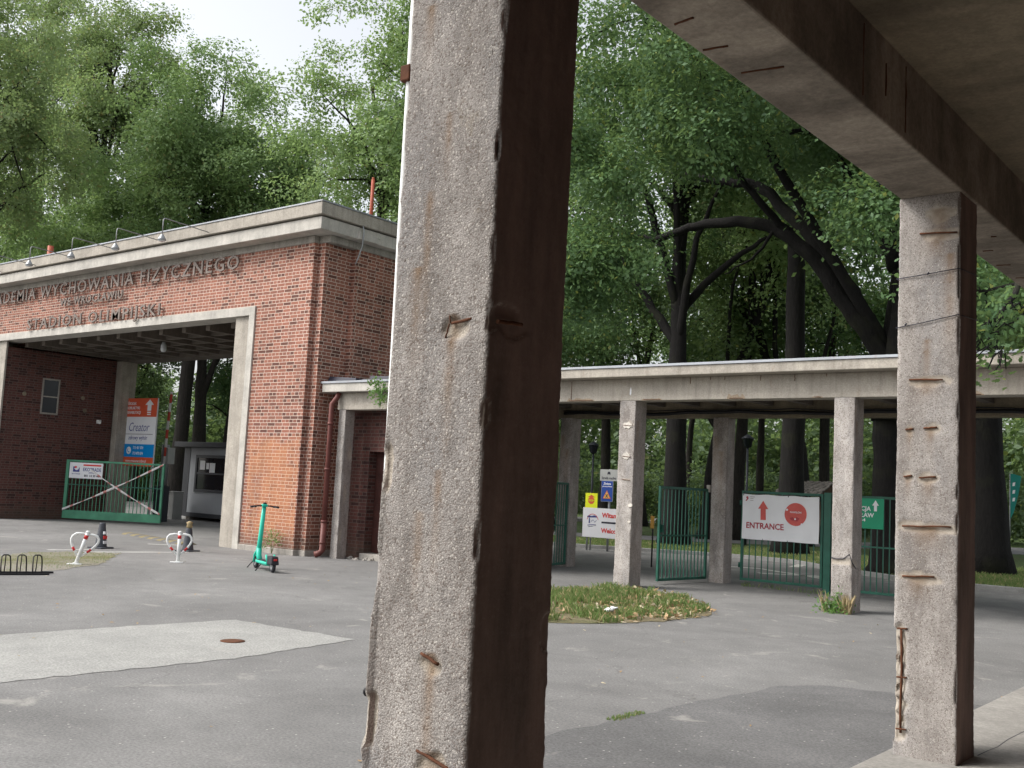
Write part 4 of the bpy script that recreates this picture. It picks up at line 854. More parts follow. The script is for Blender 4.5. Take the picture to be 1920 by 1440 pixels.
# ------------------------------------------------------------------ small street furniture on the forecourt
def heart_post(label, loc, rz, lean):
    t = thing('parking_post', label, 'parking post', loc, rz, 'white and red folding parking posts')
    top = Vector((lean, 0, .57)); d = top.normalized()
    seg = lambda a, b: [tuple(d*a), tuple(d*b)]
    L = top.length
    MB().tube(seg(.0, L*.985), .033, 12).build('post', 'white', t); MB().tube(seg(L*.78, L*.90), .0345, 12).build('red_band', 'red', t); MB().lathe([(.036, -.012), (.036, .012), (.02, .028)], tuple(d*L*.985), 12).build('cap', 'white', t)
    MB().box(-.14, .10, -.07, .07, .002, .014).box(-.05, .05, -.045, .045, .014, .03).build('base_plate', 'white', t, .003)
    side = Vector((1, 0, 0)) if lean < .1 else Vector((.93, 0, -.22)).normalized()
    for s_ in (-1, 1):
        q = [(0, .53), (.10, .535), (.175, .52), (.215, .475), (.225, .42), (.205, .36), (.155, .285), (.10, .225), (.03, .15)]
        P = [tuple(d*z*L/.575+Vector((s_*x*(1 if s_ > 0 else 1), .012, (s_*x*(-.12) if lean > .1 else 0)))) for x, z in q]
        arm = MB().tube(P, .021, 10).build('loop_arm', 'white', t)
        a, b = Vector(P[6]), Vector(P[7]); MB().tube([a+(b-a)*.0, a+(b-a)*.95], .0222, 10).build('red_band', 'red', arm)
    return t
face = math.atan2(.79, .61)
fz = R(52.5)
heart_post('leaning white and red parking post near the bike rack', (-17.5, 9.78, 0), fz-0.0, .16)
heart_post('upright white and red parking post in front of the passage', (-17.33, 11.72, 0), fz, .0)
def cone(label, loc, h, extra):
    t = thing('traffic_cone', label, 'cone', loc, .3, 'dark traffic cones by the passage')
    MB().box(-.19, .19, -.19, .19, .002, .03).build('foot', 'cone', t, .01)
    MB().lathe([(.128, .03), (.122, .05), (.065, h-.03), (.056, h)], n=18).build('body', 'cone', t)
    if extra: MB().lathe([(.04, h-.0), (.07, h+.03), (.05, h+.08), (.075, h+.12), (.02, h+.15)], n=8).build('torn_tip', 'straw', t)
    else:
        MB().box(.085, .12, -.05, .05, .10, .16).box(.075, .108, -.045, .045, .3, .36).build('scuffed_sticker', 'sign_white', t); MB().box(.083, .114, -.045, .045, .2, .27).build('red_sticker', 'red', t)
    return t
cone('dark cone with white and red sticker scraps behind the leaning post', (-20.88, 12.2, 0), .54, False)
cone('dark cone with a torn beige tip behind the upright post', (-19.72, 13.56, 0), .50, True)
bk = thing('bike_rack', 'low black steel bike rack with bent loops on the forecourt', 'bike rack', (-16.19, 8.55, 0), math.atan2(-.94, -.33))
MB().box(-.12, 3.4, -.03, .03, .002, .03).build('ground_bar', 'black', bk, .003); MB().box(-.02, 3.4, .27, .31, .002, .03).build('ground_bar', 'black', bk, .003)
for i in range(14):
    x = .05+i*.225
    MB().tube([(x, 0, .02), (x+.015, .06, .17), (x+.035, .11, .27), (x+.07, .13, .295), (x+.13, .14, .295), (x+.16, .16, .27), (x+.17, .22, .16), (x+.17, .29, .02)], .0105, 7).build('loop', 'black', bk)
    MB().tube([(x+.09, .0, .02), (x+.095, .08, .20), (x+.10, .13, .29)], .0085, 6).build('stay', 'black', bk)
mh = thing('manhole_cover', 'round rusty manhole cover set in the pale patch of ground', 'manhole cover', (-9.0, 6.81, 0))
MB().lathe([(.125, .0045), (.125, .010), (.112, .011)], n=32).build('rim', 'rust', mh); MB().lathe([(.108, .005), (.108, .013), (.098, .014)], n=32).build('lid', 'rust', mh)
# e-scooter
sc = thing('kick_scooter', 'teal rental kick scooter parked on the forecourt by the brick pier', 'scooter', (-15.06, 12.14, 0), math.atan2(.36, -1.0))
def wheel(x, lb='wheel'):
    o = MB(); n = 20
    o.tube([(x+.085*math.cos(2*math.pi*i/n), 0, .115+.085*math.sin(2*math.pi*i/n)) for i in range(n)], .032, 8, closed=True); w = o.build('wheel', 'rubber', sc)
    MB().tube([(x, -.03, .115), (x, .03, .115)], .06, 14).build('hub', 'galv', w); return w
wheel(0); wheel(.93)
MB().tube([(.10, 0, .19), (.16, 0, .145), (.45, 0, .125), (.72, 0, .135)], .045, 8).box(.12, .74, -.085, .085, .125, .175).build('deck', 'teal', sc, .015)
MB().box(.20, .70, -.072, .072, .176, .181).build('grip_mat', 'rubber', sc)
MB().hexa([(-.13, -.075, .14), (.10, -.085, .14), (.10, .085, .14), (-.13, .075, .14), (-.10, -.06, .29), (.13, -.07, .29), (.13, .07, .29), (-.10, .06, .29)]).build('rear_fender', 'rubber', sc, .02)
MB().box(-.137, -.12, -.03, .03, .215, .25).build('tail_light', 'red', sc, .004)
MB().tube([(.10, -.07, .18), (.14, -.075, .24), (.17, -.075, .30)], .018, 8).tube([(.10, .07, .18), (.14, .075, .24), (.17, .075, .30)], .018, 8).build('rear_bracket', 'teal', sc)
MB().tube([(.72, 0, .14), (.80, 0, .24), (.825, 0, .40)], .05, 12).tube([(.84, 0, .24), (.80, 0, .50), (.70, 0, 1.14)], [.052, .044, .038], 12).build('stem', 'teal', sc)
MB().tube([(.93, -.05, .115), (.90, -.055, .25), (.84, -.02, .36)], .018, 8).tube([(.93, .05, .115), (.90, .055, .25), (.84, .02, .36)], .018, 8).build('fork', 'teal', sc)
MB().tube([(.93+.13*math.cos(R(a)), 0, .115+.13*math.sin(R(a))) for a in range(20, 171, 25)], .03, 8).build('front_fender', 'teal', sc)
hbar = MB().tube([(.66, -.27, 1.135), (.69, -.12, 1.155), (.70, 0, 1.16), (.69, .12, 1.155), (.66, .27, 1.135)], .014, 10).build('handlebar', 'black', sc)
for s_ in (-1, 1):
    MB().tube([(.66, s_*.27, 1.135), (.675, s_*.16, 1.146)], .02, 10).build('grip', 'rubber', hbar); MB().tube([(.69, s_*.15, 1.15), (.64, s_*.22, 1.125)], .007, 6).build('brake_lever', 'galv', hbar)
MB().box(.64, .74, -.05, .05, 1.14, 1.19).build('display', 'teal', sc, .012); MB().box(.655, .70, -.03, .03, 1.191, 1.22).build('bell', 'black', sc, .006)
MB().box(.725, .77, -.03, .03, .95, 1.0).build('lamp', 'black', sc, .008)
MB().tube([(.42, .08, .12), (.40, .17, .012), (.37, .19, .006)], .011, 6).build('kickstand', 'black', sc); MB().tube([(.95, .05, .14), (1.0, .13, .02), (1.03, .13, .008)], .010, 6).build('cable_loop', 'black', sc)
# litter
o = MB().lathe([(.035, 0), (.05, .03), (.045, .1), (.055, .15), (.02, .2), (.018, .24)], n=9).build('plastic_litter', 'sign_white', xf=Matrix.Rotation(R(72), 4, 'Y') @ Matrix.Diagonal((.75, 1.3, .8, 1))); o.location = (-8.3, 12.62, .05); o.rotation_euler = (0, 0, .5); tag(o, 'crumpled white plastic litter lying in the grass patch', 'litter')

# ------------------------------------------------------------------ park furniture beyond
def lantern(label, loc, h):
    t = thing('park_lantern', label, 'lantern', loc, 0, 'lantern posts in the park')
    MB().tube([(0, 0, -.03), (0, 0, h-.45)], [.06, .04], 10).build('pole', 'anthracite', t)
    MB().lathe([(.05, h-.45), (.14, h-.40), (.20, h-.12), (.22, h-.10)], n=10).build('glass_globe', 'glass', t); MB().lathe([(.24, h-.10), (.16, h-.02), (.03, h+.06)], n=10).build('cap', 'anthracite', t)
lantern('park lantern on a thin post, seen over the entrance banner', (-17.62, 36, 0), 4.1); lantern('park lantern on a thin post, seen above the grey zone sign', (-24.55, 36, 0), 3.75)
ht = thing('notice_shelter', 'small wooden shelter with a shingled gable roof in the park', 'shelter', (-16.0, 38, 0), R(-20))
for s_ in (-1, 1):
  rw = MB()
  for q in range(6):
    a0, a1 = q/6, (q+1)/6+.03; ya, yb = s_*.75*(1-a0), s_*.75*(1-a1); za, zb_ = 2.0+.5*a0, 2.0+.5*a1
    for n_ in range(14): xa = -1.15+n_*.165; e_ = ((n_*7+q*3) % 5)*.008; rw.hexa([(xa, ya, za+e_), (xa+.155, ya, za+e_), (xa+.155, yb, zb_+e_), (xa, yb, zb_+e_), (xa, ya, za+.05+e_), (xa+.155, ya, za+.05+e_), (xa+.155, yb, zb_+.02+e_), (xa, yb, zb_+.02+e_)])
  rw.build('roof', 'shingle', ht)
for s_ in (): MB().hexa([(-1.1, s_*.65, 2.0), (1.1, s_*.65, 2.0), (1.1, 0, 2.52), (-1.1, 0, 2.52), (-1.1, s_*.65, 2.06), (1.1, s_*.65, 2.06), (1.1, 0, 2.58), (-1.1, 0, 2.58)]).build('roof', 'shingle', ht)
for x in (-1.05, 1.0): MB().prism([(-.65, 1.98), (.65, 1.98), (0, 2.42)], -.025, .025, axis='y').build('gable', 'timber', ht, xf=Matrix.Translation((x, 0, 0)) @ Matrix.Rotation(R(90), 4, 'Z'))
for x in (-.85, .85): MB().box(x-.06, x+.06, -.06, .06, -.05, 2.3).build('post', 'timber', ht)
MB().box(-.85, .85, -.03, .03, .9, 1.8).build('board', 'timber', ht)
fg = thing('feather_flag', 'teal feather flag with pale lettering beside the dark oak trunk', 'flag', (-10.55, 45, 0))
MB().tube([(-.12, 0, -.05), (-.12, 0, 3.3)], .025, 8).build('pole', 'galv', fg); MB().prism([(-.10, 1.5), (.02, 1.75), (.22, 2.6), (.30, 3.2), (.0, 3.28), (-.10, 3.28)], 0, .02, axis='y').build('cloth', 'flag', fg)
for z in (2.95, 2.65, 2.35): MB().prism([(-.03, z-.16), (.06, z-.14), (.08, z), (-.01, z-.02)], 0, .004, axis='y').build('flag_lettering', 'sign_white', fg, xf=Matrix.Translation((0, -.021, 0)))
car = thing('parked_car', 'dark car parked far off in the park, glimpsed right of the green sign', 'car', (-23.9, 69, 0), R(60))
MB().prism([(-2.1, .35), (2.1, .35), (2.15, .7), (1.95, .85), (1.0, .95), (.45, 1.42), (-1.2, 1.45), (-1.9, .98), (-2.1, .9)], -.85, .85, axis='y').build('body', 'carpaint', car, .05)
for s_ in (-1, 1): MB().prism([(.85, .96), (.38, 1.36), (-1.1, 1.38), (-1.6, 1.0)], -.005, .005, axis='y').build('window', 'sign_white', car, xf=Matrix.Translation((0, s_*.856, 0)))
for x in (-1.3, 1.3):
    for s_ in (-1, 1): MB().tube([(x, s_*.68, .32), (x, s_*.87, .32)], .32, 18).build('wheel', 'rubber', car)

# ------------------------------------------------------------------ vegetation
rng = np.random.default_rng(7)
def leaf_mesh(name, C, A, N, L, mat, parent, lobes=False):
    """C centres, A axis, N normals, L lengths -> one small folded face pair per leaf"""
    B = np.cross(N, A); L = L[:, None]
    if lobes:
        prof = [(-.5, 0), (-.25, .16), (-.12, .10), (.05, .30), (.15, .18), (.32, .26), (.5, .0), (.32, -.26), (.15, -.18), (.05, -.30), (-.12, -.10), (-.25, -.16)]
    else: prof = [(-.5, 0), (-.05, .30), (.5, .02), (.05, -.30)]
    V = np.stack([C+A*L*a+B*L*b+N*L*(.12*abs(b)) for a, b in prof], 1); k = len(prof)
    F = np.arange(len(C)*k).reshape(-1, k)
    return np_mesh(name, V.reshape(-1, 3), F, mat, parent)
def unit(v): return v/np.maximum(1e-9, np.linalg.norm(v, axis=1, keepdims=True))
def scatter(clumps, n, size, flat=.75, per=22, spread=None):
    """leaves in small sprays that share a tilt; sprays fill the clumps"""
    c = np.array([q[:3] for q in clumps]); r = np.array([q[3] for q in clumps]); w = r**2/np.sum(r**2)
    ns = max(1, n//per); spread = spread or size*2.0
    idx = rng.choice(len(clumps), ns, p=w); d = unit(rng.normal(size=(ns, 3))); rad = rng.random(ns)**.42
    off = d*(rad*r[idx])[:, None]*np.array([1, 1, flat]); lump = np.sin(d[:, 0]*5+idx)*np.sin(d[:, 1]*5+idx*2.1)*np.sin(d[:, 2]*4+idx); off *= (1+.35*lump)[:, None]
    SC = c[idx]+off; SN = unit(d*.6+np.array([0, 0, .6])+rng.normal(size=(ns, 3))*.35)
    k = np.repeat(np.arange(ns), per); m = len(k); N = SN[k]
    o = rng.normal(size=(m, 3))*spread; o -= N*np.sum(o*N, 1)[:, None]*.72
    C = SC[k]+o; N = unit(N+rng.normal(size=(m, 3))*.27); A = unit(np.cross(N, rng.normal(size=(m, 3))))
    return C, A, N, size*(.65+.7*rng.random(m))
def auto_clumps(n, ctr, rad, cr, shell=.45, seed=0):
    g = np.random.default_rng(seed); out = []
    while len(out) < n:
        d = g.normal(size=3); d /= np.linalg.norm(d); t = (shell+(1-shell)*g.random())*(1 if g.random() < .8 else .5)
        p = np.array(ctr)+d*np.array(rad)*t; out.append((*p, cr*(.65+.8*g.random())))
    return out
def tube_tree(parts, name, mat, parent, bump_amp=.0):
    mb = MB()
    for pts, rs, n in parts: mb.tube(pts, rs, n, caps=True)
    return mb.build(name, mat, parent)
def smooth_path(p, k=4, jit=0.0, seed=0):
    g = random.Random(seed); P = [Vector(q) for q in p]; out = []
    for i in range(len(P)-1):
        a = P[max(0, i-1)]; b = P[i]; c = P[i+1]; d = P[min(len(P)-1, i+2)]
        for j in range(k):
            t = j/k; q = .5*((2*b)+(c-a)*t+(2*a-5*b+4*c-d)*t*t+(3*b-a-3*c+d)*t**3)
            out.append(q+Vector((g.uniform(-jit, jit), g.uniform(-jit, jit), g.uniform(-jit, jit)*.5)))
    return out+[P[-1]]
def taper(n, a, b): return [a+(b-a)*i/(n-1) for i in range(n)]
def make_tree(name, label, cat, group, loc, H, tr, clumps, nleaf, lsize, leafm, barkm='bark_far', limbs=(), trunk=None, nl=7, seed=0, twigs=True, lobes=False, fork=.42):
    g = random.Random(seed); t = thing(name, label, cat, loc, 0, group)
    tp = smooth_path(trunk or [(0, 0, -.1), (.02*H*g.uniform(-1, 1), .02*H*g.uniform(-1, 1), H*.3), (.03*H*g.uniform(-1, 1), .03*H*g.uniform(-1, 1), H*.6), (0, 0, H*.82)], 5, tr*.06, seed)
    n = len(tp); rs = [tr*(1.0-.80*(i/(n-1))**1.1) for i in range(n)]; rs = [q*(1+g.uniform(-.06, .06)) for q in rs]; rs[0] = tr*1.55; rs[1] = tr*1.12 if n > 3 else rs[1]
    segs = [(tp, rs, 12)]; nodes = [(p, r) for p, r in zip(tp[n//3:], rs[n//3:])]
    cl = list(clumps)
    LB = [(smooth_path(p, 5, .05, seed+i), r0, r1) for i, (p, r0, r1) in enumerate(limbs)]
    for i in range(nl):                                  # main limbs run from the trunk to the heart of some clumps
        c = Vector(cl[g.randrange(len(cl))][:3]); k = g.randrange(int(n*fork), n-1); a = tp[k]
        if (c-a).length < 1: continue
        b = a.lerp(c, .85); m = a.lerp(b, .5)+Vector((g.uniform(-.4, .4), g.uniform(-.4, .4), (b-a).length*.12))
        LB.append((smooth_path([a, m, b], 5, .06, seed+50+i), min(rs[k]*.65, tr*.42), tr*.07))
    for p, r0, r1 in LB:
        rr = taper(len(p), r0, r1); segs.append((p, rr, 8)); nodes += list(zip(p, rr))
    if twigs:
        NP = [np.array(tuple(q[0])) for q in nodes]; NR = [q[1] for q in nodes]; base_n = np.array(NP)
        order = sorted(range(len(cl)), key=lambda i: np.min(np.linalg.norm(base_n-np.array(cl[i][:3]), axis=1)))
        for i in order:
            c = cl[i]; cv = np.array(c[:3]); A_ = np.array(NP); j = int(np.argmin(np.linalg.norm(A_-cv, axis=1)+np.maximum(0, A_[:, 2]-cv[2])*.8)); a = Vector(NP[j]); b = Vector(c[:3])
            m = a.lerp(b, .5)+Vector((g.uniform(-.3, .3), g.uniform(-.3, .3), g.uniform(-.1, .4)))
            r0 = min(NR[j]*.6, .075); pth = smooth_path([a, m, b], 3, .05, i); segs.append((pth, taper(7, r0, .012), 5))
            NP += [np.array(tuple(pth[3])), np.array(tuple(pth[5]))]; NR += [r0*.6, r0*.35]
            for q in range(2):
                e = b+Vector((g.uniform(-1, 1), g.uniform(-1, 1), g.uniform(-.5, .8)))*c[3]*.8; segs.append(([m.lerp(b, .5), m.lerp(e, .6)+Vector((0, 0, .1)), e], [r0*.45, .014, .007], 4))
    tube_tree(segs, 'trunk', barkm, t)
    leaf_mesh('crown', *scatter(cl, nleaf, lsize), leafm, t, lobes)
    return t
def at(az, dist): return (math.sin(R(az))*dist, math.cos(R(az))*dist, 0)

TG = 'park trees behind the colonnade'; LG = 'tall trees behind the gatehouse'
# --- right: the big arching oak (limbs over the colonnade)
o1 = Vector((-9.35, 27.3, 0))
def rel(p, o=o1): return (p[0]-o.x, p[1]-o.y, p[2])
limb1 = [rel(q) for q in ((-9.3, 27.2, 5.4), (-10.1, 26.7, 6.6), (-11.0, 26.4, 8.0), (-12.0, 26.3, 9.0), (-13.3, 26.2, 9.45), (-14.6, 26.2, 9.5), (-15.9, 26.0, 9.2), (-17.2, 25.7, 9.6))]
limb2 = [rel(q) for q in ((-9.9, 27.3, 6.3), (-10.5, 27.4, 7.4), (-11.5, 27.5, 8.8), (-12.5, 27.5, 10.0), (-13.3, 27.4, 10.8), (-14.2, 27.2, 11.0), (-16, 26.6, 11.4))]
limb3 = [rel(q) for q in ((-11.8, 26.4, 8.9), (-12.4, 25.6, 9.8), (-12.9, 24.9, 10.8), (-13.0, 24.2, 12.2))]
limb4 = [rel(q) for q in ((-9.3, 27.3, 8), (-8.4, 25.6, 9.5), (-7.2, 23.4, 10.4), (-6.2, 21.2, 10.8))]
cl1 = []
g1r = np.random.default_rng(21)
def place(az, el, dist, r): # clump centre on a sight direction at a real distance (world metres)
    d = dist; return (math.sin(R(az))*d, math.cos(R(az))*d, 1.7+math.tan(R(el))*d, r)
for i in range(150):
    az = -37.5+g1r.random()*25; d = 21+g1r.random()*10
    lo = 12.5 if az < -32.5 else 18.4 if az > -30.5 else 15.8
    el = lo+g1r.random()**1.15*(31-lo)
    cl1.append(place(az, el, d, .65+g1r.random()*.7))
for az, el, d in ((-36.8, 12, 23), (-36.2, 10.6, 23.5), (-35, 11.4, 24), (-33.4, 12.4, 23), (-32.6, 13.2, 24), (-35.6, 13.2, 23), (-33.8, 10.4, 25), (-20.1, 15.0, 21.5), (-19.4, 15.2, 21), (-20.9, 15.9, 22), (-36.8, 8.6, 26), (-35.5, 8.2, 27), (-34.2, 8.8, 27)): cl1.append(place(az, el, d, .95))
make_tree('oak_tree', 'broad oak with long arching limbs whose crown hangs over the colonnade', 'tree', TG, tuple(o1), 18, .46, [(*rel(c), c[3]) for c in cl1], 200000, .115, 'leaf_oak', 'bark',
    [(limb1, .27, .07), (limb2, .26, .09), (limb3, .12, .05), (limb4, .26, .09), ([(0.1, 0, 3.9), (.40, -.1, 6.0), (.65, -.2, 8.5), (1.0, -.4, 11), (1.2, -.4, 14)], .60, .16), ([(.3, 0, 7.5), (-.6, .3, 9.4), (-1.8, .6, 11.4), (-2.6, .8, 13)], .2, .07), ([(-2.9, -.9, 9.3), (-3.2, -1.4, 8.4), (-3.9, -1.9, 7.8)], .06, .015)], [(0, 0, -.1), (-.05, 0, 2.5), (-.05, 0, 5), (.25, 0, 8), (.5, .2, 12), (.4, 0, 16)], 9, 3)
# --- other big trunks
o2 = at(-14.25, 33); cl = auto_clumps(70, (0, 0, 13), (7, 7, 6), 1.3, .4, 5)
make_tree('oak_tree', 'massive dark oak trunk with flared roots at the right edge, beside the teal flag', 'tree', TG, o2, 19, .52, cl, 45000, .2, 'leaf_oak', 'bark', seed=8)
o3 = at(-29.8, 38.2); cl = auto_clumps(90, (0, 0, 16.6), (6.5, 6.5, 5.2), 1.2, .4, 6)
make_tree('oak_tree', 'straight thick trunk rising behind the open gate', 'tree', TG, o3, 20, .44, cl, 60000, .15, 'leaf_oak', 'bark', seed=9, limbs=[([(0, 0, 7), (-1.2, 0, 8.6), (-2.6, 0, 10.4), (-3.2, 0, 11)], .2, .07), ([(0, 0, 8.5), (1.4, .4, 10), (3, .6, 11)], .18, .06)])
o4 = at(-23.8, 36.5); cl = auto_clumps(80, (0, 0, 16.6), (6, 6, 5.2), 1.2, .4, 7)
make_tree('oak_tree', 'thick dark trunk standing directly behind the entrance banner', 'tree', TG, o4, 20, .46, cl, 55000, .15, 'leaf_mid', 'bark', seed=10)
oa = at(-28.2, 46); cl = auto_clumps(40, (2.5, 0, 13), (4.5, 4, 4.5), 1.0, .4, 61)
make_tree('leaning_tree', 'slim dark tree leaning right, between the straight trunk and the banner trunk', 'tree', TG, oa, 17, .27, cl, 14000, .19, 'leaf_light', 'bark', seed=62, trunk=[(0, 0, -.1), (.3, 0, 3.5), (1.2, 0, 7), (2.6, 0, 10.5), (3.2, 0, 15)], nl=9, limbs=[([(.5, 0, 4.6), (-.8, 0, 6.6), (-1.6, 0, 8.8)], .14, .05)])
ob = at(-23.0, 45); cl = auto_clumps(40, (-3.0, 0, 14), (4.5, 4, 4.2), 1.0, .4, 63)
make_tree('leaning_tree', 'slim dark tree leaning left under the arching oak limb', 'tree', TG, ob, 17, .26, cl, 14000, .19, 'leaf_light', 'bark', seed=64, trunk=[(0, 0, -.1), (-.3, 0, 4), (-1.5, 0, 7), (-3.4, 0, 10.5), (-4.4, 0, 14.5)], nl=9, limbs=[([(-.8, 0, 5.6), (.6, 0, 7.6), (1.2, 0, 10.4)], .13, .05)])
# --- right: low boughs drooping in front of the colonnade roof (from an oak outside the picture)
o5 = Vector((1.5, 24.0, 0)); bl = []
g5 = np.random.default_rng(33)
for i in range(26):
    az = -16.6+g5.random()*8; el = 9.8+g5.random()*4.5; bl.append(place(az, el, 17.5+g5.random()*3, .45+g5.random()*.3))
for az, el, d, r in ((-14.4, 8.2, 15.6, .24), (-14.2, 7.5, 15.5, .22), (-13.9, 8.9, 15.7, .25), (-15.0, 7.9, 15.8, .16), (-14.1, 6.9, 15.5, .17), (-14.5, 9.4, 15.8, .3), (-13.2, 9.7, 16, .32), (-12.4, 10, 16, .34), (-15.3, 9.2, 15.9, .2)): bl.append(place(az, el, d, r))
bl += [(*(np.array((0.8, 24, 12))+g5.normal(size=3)*np.array((3, 2.5, 2.5))), 1.2) for i in range(26)]
make_tree('oak_tree', 'oak at the far right whose low leafy boughs hang over the colonnade roof', 'tree', TG, tuple(o5), 16, .42, [(*rel(c, o5), c[3]) for c in bl], 30000, .115, 'leaf_oak', 'bark',
    [([rel(q, o5) for q in ((1.4, 24, 6), (-.8, 21.5, 6.6), (-2.8, 18.6, 6.0), (-3.7, 16.2, 5.0), (-3.85, 15.6, 4.2))], .16, .012)], None, 5, 12, True, True)
# --- left: tall trees behind the gatehouse
def tall(lb, az, Y, top_el, low_el, rx, n, nleaf, lm, seed, cr=1.35, lsz=.16, tr=.34, name='tall_tree', shell=.4, dist=None):
    d = dist or Y/math.cos(R(az)); H = 1.7+math.tan(R(top_el))*d; z0 = max(2.2, 1.7+math.tan(R(low_el))*d)
    cl = auto_clumps(int(n*1.9), (0, 0, (H+z0)/2), (rx, rx, (H-z0)/2-cr*.4), cr*.70, shell, seed)
    return make_tree(name, lb, 'tree', LG, at(az, d), H*.96, tr*1.2, cl, nleaf, lsz, lm, 'bark_far', seed=seed, nl=13)
tall('tall olive-green tree with dark forked limbs at the far left', -67.2, 0, 26, 10, 6.2, 60, 52000, 'leaf_olive', 101, 1.35, dist=54)
tall('tall olive tree with a narrow leafy top left of the sky gap', -61.3, 31, 26.2, 11, 4.8, 46, 46000, 'leaf_olive', 102, 1.45, .18)
tall('rounded mid-green tree rising over the middle of the gatehouse roof', -56.4, 30, 22.8, 9, 5.2, 68, 66000, 'leaf_mid', 103, 1.4, .17)
tall('shoulder-high crown just left of the red roof pipe', -52.4, 33, 19.3, 7.5, 4.6, 60, 52000, 'leaf_mid', 104, 1.35, .17)
tall('airy light-green tree with thin sprays against the white sky', -47.6, 30, 26.5, 9, 4.4, 50, 26000, 'leaf_light', 105, 1.0, .15, .26, 'airy_tree')
tall('light-green tree immediately left of the near pillar', -44.2, 33, 27, 8, 4.2, 50, 36000, 'leaf_light', 106, 1.2, .16)
tall('tall tree with olive crown between the two leftmost tops', -64.4, 33, 24.5, 10, 5.4, 56, 52000, 'leaf_olive', 112, 1.4, .18)
tall('low dark tree filling the gap below the olive crowns', -64.8, 30, 14.5, 6, 7.0, 54, 52000, 'leaf_mid', 107, 1.5, .19)
tall('dark lower tree over the left part of the roof', -60.2, 30, 16.2, 6, 6.4, 60, 62000, 'leaf_mid', 108, 1.4, .18)
tall('dark leaning-limbed tree seen through the vehicle passage', -55.3, 31, 13.5, 6.5, 5.5, 46, 36000, 'leaf_oak', 109, 1.3, .18)
tall('dense tree behind the near pillar', -40.8, 31, 27, 8, 5.0, 60, 50000, 'leaf_mid', 110, 1.3, .16)
tall('bushy tree just behind the passage, left of the advertising panel', -62.0, 34, 9, 1.5, 6.0, 40, 32000, 'leaf_mid', 111, 1.5, .2)
# --- deeper park trees: three kinds copied about
protos = []
for k, (lm, H) in enumerate((('leaf_oak', 19), ('leaf_wood', 18), ('leaf_mid', 20))):
    cl = auto_clumps(46, (0, 0, H-6.8), (4.8, 4.8, 6.2), 1.25, .35, 200+k)
    protos.append(make_tree('park_tree', 'x', 'tree', TG, (0, 0, 0), H, .30, cl, 14000, .21, lm, 'bark_far', seed=210+k, nl=8))
spots = [(-36.6, 47, 'slim park tree seen just right of the near pillar'), (-33.6, 52, 'park tree behind the zone sign pole'), (-31.6, 60, 'far park tree between the sign pole and the open gate'), (-27.8, 55, 'slender park tree right of the straight thick trunk'),
    (-26.6, 47, 'dark slim trunk left of the banner trunk'), (-25.4, 62, 'far park tree seen over the left end of the banner'), (-22.0, 50, 'park tree right of the banner trunk'), (-20.8, 64, 'far park tree behind the right column of the colonnade'), (-17.2, 52, 'park tree hidden mostly by the right concrete column'), (-12.2, 60, 'far trunk right of the massive oak, under the teal flag'), (-10.9, 48, 'park tree trunk at the extreme right edge'),
    (-38.6, 58, 'park tree mostly behind the near pillar'), (-42.4, 56, 'far tree left of the near pillar'), (-46.4, 60, 'far tree behind the airy light-green tree'), (-50.0, 62, 'far tree behind the roof pipe'), (-54.0, 62, 'far tree seen through the passage behind the cabin'), (-58.4, 60, 'far tree behind the rounded mid-green tree'), (-62.0, 62, 'far tree behind the advertising panel'), (-67.0, 58, 'far tree at the left edge behind the olive tree'), (-15.4, 66, 'far park tree left of the massive oak'), (-29.0, 70, 'farthest park tree behind the straight trunk')]
for i, (az, d, lb) in enumerate(spots):
    o = protos[i % 3] if i < 3 else dup(protos[i % 3]); o.location = at(az, d); o.rotation_euler = (0, 0, i*1.3); s_ = .86+.05*((i*7) % 5); 
    if az < -39: s_ *= .72
    o.scale = (s_, s_, s_); o['label'] = lb; o['group'] = TG if az > -39 else LG
# --- far woodland and hedge: one mass each
wc = []
gw_ = np.random.default_rng(55)
for i in range(700):
    az = -82+gw_.random()*84; d = 84+gw_.random()*26; wc.append((math.sin(R(az))*d, math.cos(R(az))*d, 1+gw_.random()**1.4*9.5, 1.8+gw_.random()*1.5))
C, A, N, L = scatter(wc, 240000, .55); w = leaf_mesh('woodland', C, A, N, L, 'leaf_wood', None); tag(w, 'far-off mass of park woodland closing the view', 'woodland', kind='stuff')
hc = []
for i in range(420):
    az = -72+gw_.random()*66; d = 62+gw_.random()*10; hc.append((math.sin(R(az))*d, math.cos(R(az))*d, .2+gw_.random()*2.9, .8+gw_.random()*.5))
C, A, N, L = scatter(hc, 90000, .26); w = leaf_mesh('shrubbery', C, A, N, L, 'leaf_shrub', None); tag(w, 'dark shrubbery under the park trees', 'shrubbery', kind='stuff')

